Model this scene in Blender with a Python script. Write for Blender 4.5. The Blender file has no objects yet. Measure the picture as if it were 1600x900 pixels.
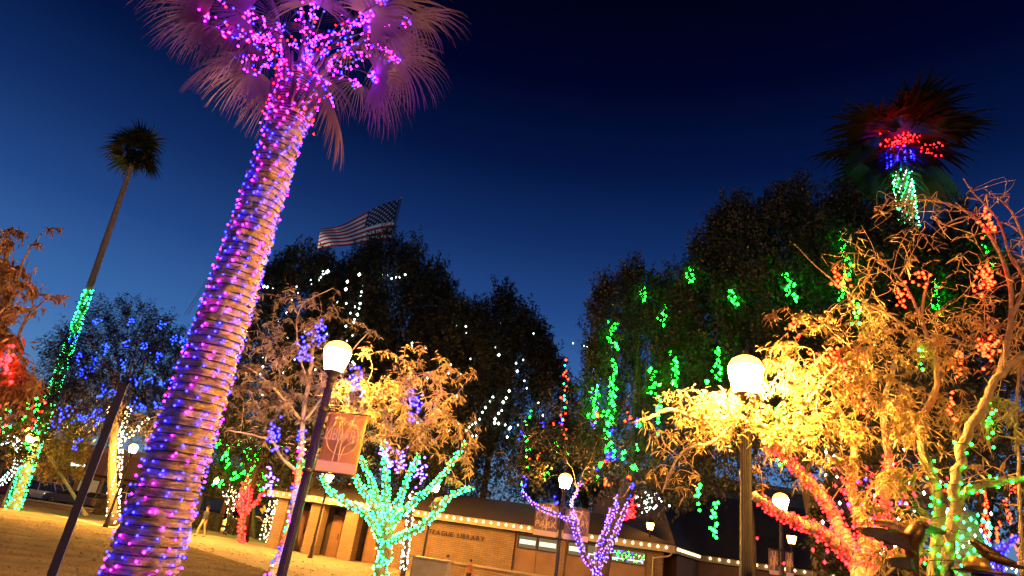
import bpy, bmesh, math, random
import numpy as np
from mathutils import Vector, Matrix

random.seed(7); RNG = np.random.default_rng(7)
scene = bpy.context.scene
col = scene.collection
rad = math.radians

# ------------------------------------------------------------------ camera
FPX = 998.0                                     # focal length in pixels of a 1600 px wide frame
_z = Vector((360.0, 2400.0, -FPX)).normalized()  # world up seen from the (rolled, tilted) camera
_y = (Vector((0, 0, -1)) - _z * _z.dot(Vector((0, 0, -1)))).normalized()
_x = _y.cross(_z)
ROT = Matrix((_x, _y, _z))
CAM = Vector((0, 0, 1.6))
cd = bpy.data.cameras.new('camera'); cam = bpy.data.objects.new('camera', cd); col.objects.link(cam)
cd.sensor_width = 36.0; cd.lens = FPX / 1600 * 36.0; cd.clip_start = 0.05; cd.clip_end = 3000
cam.matrix_world = Matrix.Translation(CAM) @ ROT.to_4x4()
scene.camera = cam

def ray(px, py): return ROT @ Vector((px - 800, 450 - py, -FPX))
def at(px, py, Y):
    r = ray(px, py); return CAM + r * (Y / r.y)
def gnd(px, py, h=0.0):
    r = ray(px, py); return CAM + r * ((h - CAM.z) / r.z)

# ------------------------------------------------------------------ dusk sky
w = bpy.data.worlds.new('World'); scene.world = w; w.use_nodes = True
nt = w.node_tree; nt.nodes.clear()
out = nt.nodes.new('ShaderNodeOutputWorld'); bg = nt.nodes.new('ShaderNodeBackground')
tc = nt.nodes.new('ShaderNodeTexCoord'); sx = nt.nodes.new('ShaderNodeSeparateXYZ'); rp = nt.nodes.new('ShaderNodeValToRGB')
nt.links.new(tc.outputs['Generated'], sx.inputs[0]); nt.links.new(sx.outputs['Z'], rp.inputs[0])
nt.links.new(rp.outputs[0], bg.inputs[0]); nt.links.new(bg.outputs[0], out.inputs[0])
stops = [(0.0, (.16, .25, .36)), (.09, (.105, .22, .40)), (.16, (.075, .205, .47)), (.23, (.042, .142, .40)), (.35, (.016, .062, .235)),
         (.45, (.0055, .026, .125)), (.55, (.0013, .0075, .052)), (.65, (.0004, .0016, .019)), (.75, (.0002, .0004, .007)), (1.0, (.0001, .0002, .003))]
cr = rp.color_ramp; cr.interpolation = 'EASE' if False else 'LINEAR'
while len(cr.elements) > 1: cr.elements.remove(cr.elements[-1])
cr.elements[0].position = stops[0][0]; cr.elements[0].color = (*stops[0][1], 1)
for p, c in stops[1:]:
    e = cr.elements.new(p); e.color = (*c, 1)
bg.inputs[1].default_value = 1.0

scene.view_settings.view_transform = 'Standard'; scene.view_settings.look = 'None'
scene.view_settings.exposure = 0.0; scene.view_settings.gamma = 1.0
cy = scene.cycles
cy.use_denoising = True; cy.use_adaptive_sampling = True; cy.adaptive_threshold = 0.02
cy.max_bounces = 5; cy.diffuse_bounces = 2; cy.glossy_bounces = 2; cy.transmission_bounces = 3; cy.transparent_max_bounces = 6; cy.volume_bounces = 0
cy.sample_clamp_indirect = 4.0; cy.caustics_reflective = False; cy.caustics_refractive = False
cy.use_light_tree = True

# ------------------------------------------------------------------ materials
MATS = {}
def mat(name, c, rough=.7, c2=None, scale=6.0, bump=0.0, bscale=40.0, metal=0.0, spec=.4, detail=4):
    if name in MATS: return MATS[name]
    m = bpy.data.materials.new(name); m.use_nodes = True; n = m.node_tree; b = n.nodes['Principled BSDF']
    b.inputs['Roughness'].default_value = rough; b.inputs['Metallic'].default_value = metal
    b.inputs['Specular IOR Level'].default_value = spec
    b.inputs['Base Color'].default_value = (*c, 1)
    tcn = n.nodes.new('ShaderNodeTexCoord')
    if c2 is not None:
        no = n.nodes.new('ShaderNodeTexNoise'); no.inputs['Scale'].default_value = scale; no.inputs['Detail'].default_value = detail
        r = n.nodes.new('ShaderNodeValToRGB'); r.color_ramp.elements[0].position = .32; r.color_ramp.elements[1].position = .68
        r.color_ramp.elements[0].color = (*c, 1); r.color_ramp.elements[1].color = (*c2, 1)
        n.links.new(tcn.outputs['Object'], no.inputs[0]); n.links.new(no.outputs[0], r.inputs[0]); n.links.new(r.outputs[0], b.inputs['Base Color'])
    if bump:
        n2 = n.nodes.new('ShaderNodeTexNoise'); n2.inputs['Scale'].default_value = bscale; n2.inputs['Detail'].default_value = 6
        bp = n.nodes.new('ShaderNodeBump'); bp.inputs['Strength'].default_value = bump; bp.inputs['Distance'].default_value = .03
        n.links.new(tcn.outputs['Object'], n2.inputs[0]); n.links.new(n2.outputs[0], bp.inputs['Height']); n.links.new(bp.outputs[0], b.inputs['Normal'])
    MATS[name] = m; return m

def leafmat(name, c, c2, transl=.35, scale=3.0):
    if name in MATS: return MATS[name]
    m = bpy.data.materials.new(name); m.use_nodes = True; n = m.node_tree; n.nodes.clear()
    o = n.nodes.new('ShaderNodeOutputMaterial'); d = n.nodes.new('ShaderNodeBsdfDiffuse'); t = n.nodes.new('ShaderNodeBsdfTranslucent')
    mx = n.nodes.new('ShaderNodeMixShader'); mx.inputs[0].default_value = transl
    g = n.nodes.new('ShaderNodeBsdfGlossy'); g.inputs['Roughness'].default_value = .45; g.inputs['Color'].default_value = (.6, .6, .6, 1)
    mg = n.nodes.new('ShaderNodeMixShader'); mg.inputs[0].default_value = .06
    tcn = n.nodes.new('ShaderNodeTexCoord'); no = n.nodes.new('ShaderNodeTexNoise'); no.inputs['Scale'].default_value = scale; no.inputs['Detail'].default_value = 5
    r = n.nodes.new('ShaderNodeValToRGB'); r.color_ramp.elements[0].position = .35; r.color_ramp.elements[1].position = .65
    r.color_ramp.elements[0].color = (*c, 1); r.color_ramp.elements[1].color = (*c2, 1)
    n.links.new(tcn.outputs['Object'], no.inputs[0]); n.links.new(no.outputs[0], r.inputs[0])
    for s in (d, t): n.links.new(r.outputs[0], s.inputs['Color'])
    n.links.new(d.outputs[0], mx.inputs[1]); n.links.new(t.outputs[0], mx.inputs[2]); n.links.new(mx.outputs[0], mg.inputs[1]); n.links.new(g.outputs[0], mg.inputs[2])
    n.links.new(mg.outputs[0], o.inputs[0]); MATS[name] = m; return m

def emat(name, c, s):
    if name in MATS: return MATS[name]
    m = bpy.data.materials.new(name); m.use_nodes = True; n = m.node_tree; n.nodes.clear()
    o = n.nodes.new('ShaderNodeOutputMaterial'); e = n.nodes.new('ShaderNodeEmission')
    e.inputs[0].default_value = (*c, 1); e.inputs[1].default_value = s; n.links.new(e.outputs[0], o.inputs[0])
    try: m.cycles.emission_sampling = 'FRONT'
    except Exception: pass
    MATS[name] = m; return m

BULB = {'violet': (.6, .42, 120), 'magenta': (48, .5, 90), 'pink': (70, .5, 38), 'red': (48, .25, .3), 'green': (.3, 60, 1.0), 'teal': (.45, 40, 5.5),
        'blue': (.16, .5, 26), 'white': (6.4, 8, 7.2), 'warm': (9, 6.6, 3.4), 'orange': (44, .62, .13), 'purple': (3.0, 1.2, 24)}   # radiance of each bulb colour
def bulbmat(k): return emat('bulb_' + k, tuple(v / max(BULB[k]) for v in BULB[k]), max(BULB[k]))

# ------------------------------------------------------------------ mesh helpers
def tag(o, label=None, cat=None, group=None, kind=None):
    for k, v in (('label', label), ('category', cat), ('group', group), ('kind', kind)):
        if v: o[k] = v
    return o
def empty(name, loc=(0, 0, 0), rz=0.0, label=None, cat=None, group=None):
    o = bpy.data.objects.new(name, None); col.objects.link(o); o.location = loc; o.rotation_euler = (0, 0, rz); o.empty_display_size = .2
    return tag(o, label, cat, group)
def link(name, me, parent=None, world=False):
    o = bpy.data.objects.new(name, me); col.objects.link(o)
    if parent is not None:
        o.parent = parent
        if world:                                       # mesh given in world coordinates
            p = parent
            M = Matrix.Identity(4)
            while p is not None:
                M = (Matrix.Translation(p.location) @ p.rotation_euler.to_matrix().to_4x4()) @ M; p = p.parent
            o.matrix_parent_inverse = M.inverted()
    return o
def mesh_np(name, V, F, m, smooth=False):
    """V (n,3); F list of (k,3) / (k,4) index arrays"""
    me = bpy.data.meshes.new(name); V = np.asarray(V, np.float32)
    me.vertices.add(len(V)); me.vertices.foreach_set('co', V.ravel())
    loops = np.concatenate([f.ravel() for f in F]).astype(np.int32)
    st = []; o = 0
    for f in F:
        st.append(o + np.arange(len(f)) * f.shape[1]); o += f.size
    st = np.concatenate(st).astype(np.int32)
    me.loops.add(len(loops)); me.loops.foreach_set('vertex_index', loops)
    me.polygons.add(len(st)); me.polygons.foreach_set('loop_start', st)
    if smooth: me.polygons.foreach_set('use_smooth', np.ones(len(st), bool))
    me.update(calc_edges=True); me.materials.append(m); return me

class MB:
    def __init__(s): s.v = []; s.f = []; s.mi = []; s.sm = []
    def _add(s, vs, fs, mi=0, sm=False):
        o = len(s.v); s.v += [tuple(v) for v in vs]; s.f += [[i + o for i in f] for f in fs]; s.mi += [mi] * len(fs); s.sm += [sm] * len(fs); return s
    def box(s, x0, x1, y0, y1, z0, z1, mi=0):
        return s._add([(x0, y0, z0), (x1, y0, z0), (x1, y1, z0), (x0, y1, z0), (x0, y0, z1), (x1, y0, z1), (x1, y1, z1), (x0, y1, z1)],
                      [(0, 3, 2, 1), (4, 5, 6, 7), (0, 1, 5, 4), (1, 2, 6, 5), (2, 3, 7, 6), (3, 0, 4, 7)], mi)
    def tube(s, pts, rs, n=8, mi=0, cap=True, sm=True):
        pts = [Vector(p) for p in pts]; k = len(pts)
        if not hasattr(rs, '__len__'): rs = [rs] * k
        vs = []; u = None
        for i, p in enumerate(pts):
            t = (pts[min(i + 1, k - 1)] - pts[max(i - 1, 0)]).normalized()
            if u is None:
                u = t.orthogonal().normalized()
            else:
                u = (u - t * u.dot(t))
                u = u.normalized() if u.length > 1e-6 else t.orthogonal().normalized()
            b = t.cross(u)
            for j in range(n):
                a = 2 * math.pi * j / n; vs.append(p + (u * math.cos(a) + b * math.sin(a)) * rs[i])
        fs = [(i * n + j, i * n + (j + 1) % n, (i + 1) * n + (j + 1) % n, (i + 1) * n + j) for i in range(k - 1) for j in range(n)]
        if cap: fs += [tuple(range(n))[::-1], tuple((k - 1) * n + j for j in range(n))]
        return s._add(vs, fs, mi, sm)
    def lathe(s, prof, n=16, c=(0, 0, 0), mi=0, sm=True, sxy=(1, 1)):
        vs = [(c[0] + r * math.cos(2 * math.pi * j / n) * sxy[0], c[1] + r * math.sin(2 * math.pi * j / n) * sxy[1], c[2] + z) for r, z in prof for j in range(n)]
        k = len(prof)
        fs = [(i * n + j, i * n + (j + 1) % n, (i + 1) * n + (j + 1) % n, (i + 1) * n + j) for i in range(k - 1) for j in range(n)]
        fs += [tuple(range(n))[::-1], tuple((k - 1) * n + j for j in range(n))]
        return s._add(vs, fs, mi, sm)
    def prism(s, poly, y0, y1, mi=0, inset=None):           # polygon in xz extruded along y
        k = len(poly); vs = [(x, y0, z) for x, z in poly] + [(x, y1, z) for x, z in poly]
        fs = [(i, (i + 1) % k, k + (i + 1) % k, k + i) for i in range(k)] + [tuple(range(k))[::-1], tuple(range(k, 2 * k))]
        return s._add(vs, fs, mi)
    def poly(s, pts, mi=0): return s._add(pts, [tuple(range(len(pts)))], mi)
    def mesh(s, name, mats):
        me = bpy.data.meshes.new(name); me.from_pydata(s.v, [], s.f)
        for m in (mats if isinstance(mats, (list, tuple)) else [mats]): me.materials.append(m)
        me.polygons.foreach_set('material_index', s.mi); me.polygons.foreach_set('use_smooth', s.sm); me.update(); return me
    def build(s, name, mats, parent=None, world=False): return link(name, s.mesh(name, mats), parent, world)

def smooth_path(pts, per=6):
    """Catmull-Rom through points"""
    P = [Vector(p) for p in pts]; P = [P[0] * 2 - P[1]] + P + [P[-1] * 2 - P[-2]]; o = []
    for i in range(1, len(P) - 2):
        for k in range(per):
            t = k / per; a, b, c, d = P[i - 1], P[i], P[i + 1], P[i + 2]
            o.append(.5 * ((2 * b) + (c - a) * t + (2 * a - 5 * b + 4 * c - d) * t * t + (3 * b - a - 3 * c + d) * t ** 3))
    o.append(P[-2]); return o

# bulbs: one mesh of many tiny lamps
_ph = (1 + 5 ** .5) / 2
ICO_V = np.array([(-1, _ph, 0), (1, _ph, 0), (-1, -_ph, 0), (1, -_ph, 0), (0, -1, _ph), (0, 1, _ph), (0, -1, -_ph), (0, 1, -_ph), (_ph, 0, -1), (_ph, 0, 1), (-_ph, 0, -1), (-_ph, 0, 1)]) / math.hypot(1, _ph)
ICO_F = np.array([(0, 11, 5), (0, 5, 1), (0, 1, 7), (0, 7, 10), (0, 10, 11), (1, 5, 9), (5, 11, 4), (11, 10, 2), (10, 7, 6), (7, 1, 8), (3, 9, 4), (3, 4, 2), (3, 2, 6), (3, 6, 8), (3, 8, 9), (4, 9, 5), (2, 4, 11), (6, 2, 10), (8, 6, 7), (9, 8, 1)])
OCT_V = np.array([(1, 0, 0), (-1, 0, 0), (0, 1, 0), (0, -1, 0), (0, 0, 1.25), (0, 0, -1.25)]) * 1.1
OCT_F = np.array([(0, 2, 4), (2, 1, 4), (1, 3, 4), (3, 0, 4), (2, 0, 5), (1, 2, 5), (3, 1, 5), (0, 3, 5)])
def bulbs(name, pts, r, colr, parent, near=False):
    pts = np.asarray([tuple(p) for p in pts], float)
    if not len(pts): return None
    bv, bf = (ICO_V, ICO_F) if near else (OCT_V, OCT_F)
    rr = r * RNG.uniform(.75, 1.2, len(pts))
    V = pts[:, None, :] + bv[None] * rr[:, None, None]
    F = bf[None] + (np.arange(len(pts)) * len(bv))[:, None, None]
    o = link(name, mesh_np(name, V.reshape(-1, 3), [F.reshape(-1, 3)], bulbmat(colr)), parent, True)
    o['kind'] = 'stuff'; return o
def light_string(name, label, group, wires, sets, r=.02, near=False, wr=.005, cat='string lights', loc=None):
    """wires: list of point lists; sets: {colour: points}"""
    p0 = loc if loc is not None else (wires[0][0] if wires else list(sets.values())[0][0])
    root = empty(name, Vector(p0), 0, label, cat, group)
    if wires:
        mb = MB()
        for wv in wires:
            if len(wv) > 1: mb.tube(wv, wr, 3, cap=False)
        mb.build('wire', mat('wire', (.012, .02, .012), .6), root, True)
    for k, pts in sets.items():
        if len(pts): bulbs('bulbs', pts, r, k, root, near)
    return root
def wrap(path, rads, spacing, pitch, off=.012, jit=.35, seed=None):
    """helix round a limb: returns wire points and bulb points"""
    path = [Vector(p) for p in path]; k = len(path)
    if not hasattr(rads, '__len__'): rads = [rads] * k
    wire = []; bl = []; a = random.uniform(0, 6.28); acc = 0.0; last = None
    for i in range(k - 1):
        t = (path[i + 1] - path[i]); L = t.length
        if L < 1e-6: continue
        t.normalize(); u = t.orthogonal().normalized()
        ref = Vector((0, -1, 0)); u = (ref - t * ref.dot(t)); u = u.normalized() if u.length > .05 else t.orthogonal().normalized()
        b = t.cross(u); st = max(2, int(L / pitch * 12))
        for s in range(st):
            q = s / st; r = rads[i] * (1 - q) + rads[i + 1] * q + off
            a += 2 * math.pi * (L / st) / pitch
            n = u * math.cos(a) + b * math.sin(a); p = path[i] + t * (L * q) + n * r
            wire.append(p)
            if last is not None: acc += (p - last).length
            last = p
            if acc > spacing:
                acc = random.uniform(-jit, jit) * spacing
                bl.append(p + n * .008 + t * random.uniform(-.4, .4) * pitch + Vector((random.gauss(0, 1), random.gauss(0, 1), random.gauss(0, 1))) * .008)
    return wire, bl

# leaves
def leaf_cloud(name, P, D, L, W, m, droop=.3, parent=None, rng=RNG, simple=False):
    """P base points, D directions; lance-shaped leaves, each a folded, drooping blade"""
    P = np.asarray(P, float); D = np.asarray(D, float); n = len(P); D /= np.linalg.norm(D, axis=1)[:, None] + 1e-9
    L = np.broadcast_to(L, n)[:, None]; W = np.broadcast_to(W, n)[:, None]
    S = np.cross(D, rng.normal(size=(n, 3))); S /= np.linalg.norm(S, axis=1)[:, None] + 1e-9
    N = np.cross(D, S); g = np.array([0, 0, -1.0])
    def c(t): return P + D * L * t + g * (droop * L * t * t)
    if simple:
        V = np.stack([P, c(.45) + S * W * .5 + N * W * .12, c(1.0), c(.45) - S * W * .5 + N * W * .12], 1).reshape(-1, 3)
        F = [(np.arange(n) * 4)[:, None] + np.array([0, 1, 2, 3])[None]]
    else:
        V = np.stack([P, c(.3) + S * W * .5 + N * W * .12, c(.3) - S * W * .5 + N * W * .12, c(.65) + S * W * .42 + N * W * .1, c(.65) - S * W * .42 + N * W * .1, c(1.0)], 1).reshape(-1, 3)
        b = (np.arange(n) * 6)[:, None]
        F = [b + np.array([0, 2, 1])[None], b + np.array([1, 2, 4, 3])[None], b + np.array([3, 4, 5])[None]]
    me = mesh_np(name, V, F, m)
    if parent is False: return me
    o = link(name, me, parent, True); o['kind'] = 'stuff'; return o

def lumpy(rng, k=9):
    A = rng.normal(size=(k, 3)) * 2.2; ph = rng.uniform(0, 6.28, k)
    return lambda d: 1.0 + .055 * np.sum(np.cos(d @ A.T + ph), axis=1)

def crown_mesh(name, seed, R, nsprig, per, m, leaf=(.15, .065), up=.85, outw=.55, slen=(.7, 1.4), droop=.12, inner=.6, spread=.27, spires=0):
    """crown of upright sprigs filling a lumpy ellipsoid shell, about the origin"""
    rng = np.random.default_rng(seed); R = np.array(R)
    d = rng.normal(size=(nsprig, 3)); d /= np.linalg.norm(d, axis=1)[:, None]
    f = lumpy(rng); rr = f(d)[:, None] * (inner + (1 - inner) * rng.uniform(0, 1, (nsprig, 1)) ** .35)
    low = np.where(d[:, 2:] < 0, (np.clip(1 - d[:, 2:] ** 4, 0, 1) ** .25) / np.sqrt(np.clip(1 - d[:, 2:] ** 2, .02, 1)), 1.0)   # full skirts
    c = d * R * rr * np.concatenate([np.minimum(low, 2.2), np.minimum(low, 2.2), np.ones_like(low)], 1)
    if spires:                                             # upright leaders that break the outline
        k = nsprig // 3; sd = rng.normal(size=(spires, 3)); sd[:, 2] = np.abs(sd[:, 2]) * 1.1 + .05; sd /= np.linalg.norm(sd, axis=1)[:, None]
        sr = f(sd)[:, None] * R * sd; w = rng.integers(0, spires, k); hh = rng.uniform(.6, 2.3, spires)[w][:, None]; tt = rng.uniform(0, 1, (k, 1))
        c[:k] = sr[w] * .97 + np.array([0, 0, 1.0]) * hh * (tt - .35) + rng.normal(size=(k, 3)) * np.array([1, 1, .3]) * (.42 * (1.1 - tt))
    ax = d * outw + np.array([0, 0, up]) + rng.normal(size=(nsprig, 3)) * .28; ax /= np.linalg.norm(ax, axis=1)[:, None]
    sl = rng.uniform(*slen, (nsprig, 1))
    t = rng.uniform(0, 1, (nsprig, per, 1)) ** .8
    rd = rng.normal(size=(nsprig, per, 3)); rd -= ax[:, None] * np.sum(rd * ax[:, None], 2, keepdims=True); rd /= np.linalg.norm(rd, axis=2, keepdims=True)
    P = c[:, None] + ax[:, None] * sl[:, None] * t + rd * (spread * sl[:, None] * (1.05 - t) * rng.uniform(.2, 1, (nsprig, per, 1)))
    D = ax[:, None] * .75 + rd
    n = nsprig * per
    return leaf_cloud(name, P.reshape(-1, 3), D.reshape(-1, 3), rng.uniform(.7, 1.3, n) * leaf[0], rng.uniform(.8, 1.2, n) * leaf[1], m, droop, False, rng, True)

def limbs_to(base, c, R, rng, r0, n=7, mt=None, parent=None):
    """trunk from base to the crown centre and limbs spreading into the crown"""
    base = Vector(base); c = Vector(c); mb = MB(); top = Vector((c.x, c.y, c.z - R[2] * .45)); j = Vector((rng.normal() * .15, rng.normal() * .15, 0))
    tp = smooth_path([base, base.lerp(top, .5) + j, top], 5); ks = len(tp)
    mb.tube(tp, [r0 * (1.25 if i == 0 else 1 - .35 * i / ks) for i in range(ks)], 10)
    tr = mb.build('trunk', mt, parent, True); lb = MB()
    for i in range(n):
        a = 2 * math.pi * i / n + rng.uniform(-.3, .3); e = rng.uniform(.1, 1.2)
        tip = c + Vector((math.cos(a) * math.cos(e) * R[0], math.sin(a) * math.cos(e) * R[1], math.sin(e) * R[2])) * .8
        s = tp[-1 - int(rng.integers(0, 3))]; mid = s.lerp(tip, .5) + Vector((0, 0, .12 * R[2]))
        q = smooth_path([s, mid, tip], 4); lb.tube(q, [r0 * .42 * (1 - .85 * k / len(q)) for k in range(len(q))], 6)
    lb.build('limbs', mt, parent, True)
    return tr

BARK = mat('bark', (.10, .07, .045), .9, (.19, .14, .09), 5, .6, 30)
PALEBARK = mat('pale_bark', (.30, .24, .16), .85, (.46, .39, .28), 9, .5, 45)
BRONZE = mat('bronze', (.045, .028, .016), .42, (.10, .06, .03), 5, .2, 30, metal=.75)
IRON = mat('painted_iron', (.020, .016, .014), .38, (.034, .027, .022), 12, .1, 60, metal=.3)

# ------------------------------------------------------------------ ground
GRASS = mat('dormant_lawn', (.085, .068, .036), .95, (.24, .185, .10), .9, .9, 55, detail=14)
def ground_sheet():
    me = MB(); N = 40
    me.poly([(-420, -60, 0), (420, -60, 0), (420, 520, 0), (-420, 520, 0)])
    o = me.build('ground', GRASS); o['kind'] = 'structure'
ground_sheet()
CONC = mat('concrete_paving', (.30, .26, .20), .8, (.40, .36, .29), 1.4, .25, 60, detail=8)
pv = MB(); near = [gnd(270, 846), gnd(299, 855), gnd(360, 874), gnd(440, 900)]
pl = [(p.x, p.y) for p in near] + [(-3.5, 17.0), (4.5, 12.5), (24, 10.5), (30, 46), (-16.0, 46), (-24, 40)]
pv._add([(x, y, .004) for x, y in pl] + [(x, y, -.05) for x, y in pl], [tuple(range(len(pl)))] + [(i, i + len(pl), (i + 1) % len(pl) + len(pl), (i + 1) % len(pl)) for i in range(len(pl))])
o = pv.build('path', CONC); o['kind'] = 'structure'
ASPH = mat('asphalt', (.045, .043, .042), .8, (.065, .062, .06), 3, .3, 80)
rd = MB(); rd.poly([(-120, 60, .006), (-12, 66, .006), (-12, 82, .006), (-120, 76, .006)])
o = rd.build('road', ASPH); o['kind'] = 'structure'
kb = MB(); kb._add([(-120, 59.6, 0), (-12, 65.6, 0), (-12, 65.8, 0), (-120, 59.8, 0), (-120, 59.6, .13), (-12, 65.6, .13), (-12, 65.8, .13), (-120, 59.8, .13)],
                   [(4, 5, 6, 7), (0, 1, 5, 4), (1, 2, 6, 5), (2, 3, 7, 6), (3, 0, 4, 7)])
o = kb.build('kerb', CONC); o['kind'] = 'structure'
# short lawn blades in the nearer lawn
def lawn():
    n = 42000; g = np.random.default_rng(3)
    x = g.uniform(-20, 0, n); y = 9.5 + 24 * g.uniform(0, 1, n) ** 1.3
    k = (x > -.75 * y - 3) & (x < -.18 * y - .6); x, y = x[k], y[k]; n = len(x)
    # keep off the paving
    lx0, ly0, lx1, ly1 = near[1].x, near[1].y, near[3].x, near[3].y
    k = (lx1 - lx0) * (y - ly0) - (ly1 - ly0) * (x - lx0) < -.6; x, y = x[k], y[k]; n = len(x)
    P = np.stack([x, y, np.zeros(n)], 1); D = g.normal(size=(n, 3)) * .6 + np.array([0, 0, 1.0])
    o = leaf_cloud('grass', P, D, g.uniform(.03, .08, n), .012, leafmat('dry_grass', (.16, .13, .05), (.26, .20, .09), .3, 1.5), .2, None, g, True)
    tag(o, 'short dry lawn grass in front of the big palm', 'grass', kind='stuff')
lawn()
def litter():
    g = np.random.default_rng(5); n = 2600; x = g.uniform(-22, 4, n); y = g.uniform(11, 34, n); k = (x > -.8 * y) & (x < .1 * y); P = np.stack([x, y, np.full(len(x), .014)], 1)[k]; n = len(P); D = g.normal(size=(n, 3)) * np.array([1, 1, .15])
    o = leaf_cloud('fallen_leaves', P, D, g.uniform(.06, .13, n), .045, leafmat('fallen_leaf', (.16, .09, .03), (.28, .2, .08), .2, 9), .05, None, g, True); tag(o, 'dry leaves fallen on lawn and paving', 'leaves', kind='stuff')
litter()

# ------------------------------------------------------------------ text
def text_mesh(s, size, depth, m, align='CENTER', shear=0.0, offset=0.0):
    cu = bpy.data.curves.new('lettering', 'FONT'); cu.body = s; cu.size = size; cu.extrude = depth; cu.align_x = align; cu.resolution_u = 3; cu.shear = shear; cu.offset = offset
    o = bpy.data.objects.new('lettering', cu); col.objects.link(o); dg = bpy.context.evaluated_depsgraph_get(); dg.update()
    me = bpy.data.meshes.new_from_object(o.evaluated_get(dg)); bpy.data.objects.remove(o); me.materials.clear(); me.materials.append(m); return me

# ------------------------------------------------------------------ library
def brickmat(name, c1, c2, mortar, scale=1.0, bw=.4, bh=.1):
    m = bpy.data.materials.new(name); m.use_nodes = True; n = m.node_tree; b = n.nodes['Principled BSDF']; b.inputs['Roughness'].default_value = .85
    tcn = n.nodes.new('ShaderNodeTexCoord'); mp = n.nodes.new('ShaderNodeMapping'); mp.inputs['Rotation'].default_value = (rad(90), 0, 0)
    br = n.nodes.new('ShaderNodeTexBrick'); br.inputs['Color1'].default_value = (*c1, 1); br.inputs['Color2'].default_value = (*c2, 1); br.inputs['Mortar'].default_value = (*mortar, 1)
    br.inputs['Scale'].default_value = scale; br.inputs['Brick Width'].default_value = bw; br.inputs['Row Height'].default_value = bh; br.inputs['Mortar Size'].default_value = .012
    n.links.new(tcn.outputs['Object'], mp.inputs[0]); n.links.new(mp.outputs[0], br.inputs[0])
    no = n.nodes.new('ShaderNodeTexNoise'); no.inputs['Scale'].default_value = 1.3; no.inputs['Detail'].default_value = 7
    mx = n.nodes.new('ShaderNodeMix'); mx.data_type = 'RGBA'; mx.blend_type = 'MULTIPLY'; mx.inputs[0].default_value = .55
    n.links.new(tcn.outputs['Object'], no.inputs[0]); n.links.new(br.outputs[0], mx.inputs[6]); n.links.new(no.outputs[0], mx.inputs[7]); n.links.new(mx.outputs[2], b.inputs['Base Color'])
    bp = n.nodes.new('ShaderNodeBump'); bp.inputs['Strength'].default_value = .6; bp.inputs['Distance'].default_value = .015; bp.invert = True
    n.links.new(br.outputs['Fac'], bp.inputs['Height']); n.links.new(bp.outputs[0], b.inputs['Normal']); MATS[name] = m; return m
BRICK = brickmat('tan_block', (.36, .25, .16), (.30, .205, .125), (.17, .12, .075))
FASCIA = mat('painted_fascia', (.38, .29, .19), .7, (.46, .36, .24), 2, .1, 30)
ROOFM = mat('shingle_roof', (.05, .038, .03), .9, (.085, .065, .05), 9, .5, 40)
PANEL = mat('brown_panel', (.22, .13, .075), .6, (.27, .165, .10), 2, .1, 30)
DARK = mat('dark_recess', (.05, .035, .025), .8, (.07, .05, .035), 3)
METAL = mat('dark_frame', (.04, .03, .025), .45, metal=.4)
GLASS = mat('dark_glass', (.02, .022, .025), .08, spec=.8)
LB = Vector((-12.2, 39.3, 0)); LRZ = rad(-14.22); LEN = 22.8
lib = empty('library_building', LB, LRZ, 'low tan brick library with bulb-lit eaves behind the banner lamps', 'building')
w_ = MB(); w_.box(7.5, 14.6, .7, 6.5, 0, 2.7); w_.build('wall', BRICK, lib)
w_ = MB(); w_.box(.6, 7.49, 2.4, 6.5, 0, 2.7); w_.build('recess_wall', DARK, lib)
w_ = MB(); w_.box(14.61, 22.3, .9, 6.5, 0, 2.7); w_.build('wall', PANEL, lib)
for x0, x1 in ((.45, 1.15), (2.65, 3.45), (4.85, 5.65)):
    c_ = MB(); c_.box(x0, x1, .55, 1.25, 0, 2.69); c_.build('column', BRICK, lib)
for x0, x1 in ((16.98, 17.32), (21.5, 22.25)):
    c_ = MB(); c_.box(x0, x1, .72, 1.2, 0, 2.69); c_.build('pilaster', BRICK, lib)
for x0, x1 in ((1.3, 1.95), (1.98, 2.6), (3.5, 4.15), (4.18, 4.8), (5.75, 6.55), (6.58, 7.45)):   # door leaves and panels in the recess
    d_ = MB(); d_.box(x0, x1, 1.9, 1.96, .02, 2.25); do = d_.build('door', PANEL, lib)
    g_ = MB(); g_.box(x1 - .12, x1 - .09, 1.84, 1.9, .95, 1.25); g_.build('handle', METAL, do)
for x0, x1 in ((1.3, 2.6), (3.5, 4.8), (5.75, 7.45)):
    d_ = MB(); d_.box(x0, x1, 1.91, 1.95, 2.29, 2.64); d_.build('transom', GLASS, lib)
LIT = emat('lit_interior', (1.0, .86, .55), 1.6); LITD = emat('dim_interior', (1.0, .7, .35), .22)
def clerestory(x0, x1, lit):
    f_ = MB()
    for a, b in ((x0, x0 + .05), (x1 - .05, x1)): f_.box(a, b, .80, .9, 1.93, 2.60)
    f_.box(x0 + .05, x1 - .05, .80, .9, 1.93, 1.98); f_.box(x0 + .05, x1 - .05, .80, .9, 2.55, 2.60)
    fo = f_.build('window', METAL, lib)
    p_ = MB(); p_.box(x0 + .05, x1 - .05, .87, .895, 1.98, 2.55); p_.build('pane', GLASS if lit < 1 else LITD, fo)
    if lit: l_ = MB(); l_.box(x0 + .1, x1 - .1, .84, .866, 2.16 if lit == 2 else 2.1, 2.38 if lit == 2 else 2.16); l_.build('lit_strip', LIT, fo)
for x0, x1, l in ((14.75, 15.8, 2), (15.82, 16.9, 2), (17.4, 18.4, 2), (18.42, 19.4, 1), (19.42, 20.4, 1), (20.42, 21.4, 1)): clerestory(x0, x1, l)
for x0, x1 in ((14.75, 15.8), (15.83, 16.9), (17.4, 18.7), (18.73, 20.0), (20.03, 21.4)):
    d_ = MB(); d_.box(x0, x1, .83, .895, .12, 1.88); d_.build('wall_panel', PANEL, lib)
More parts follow.
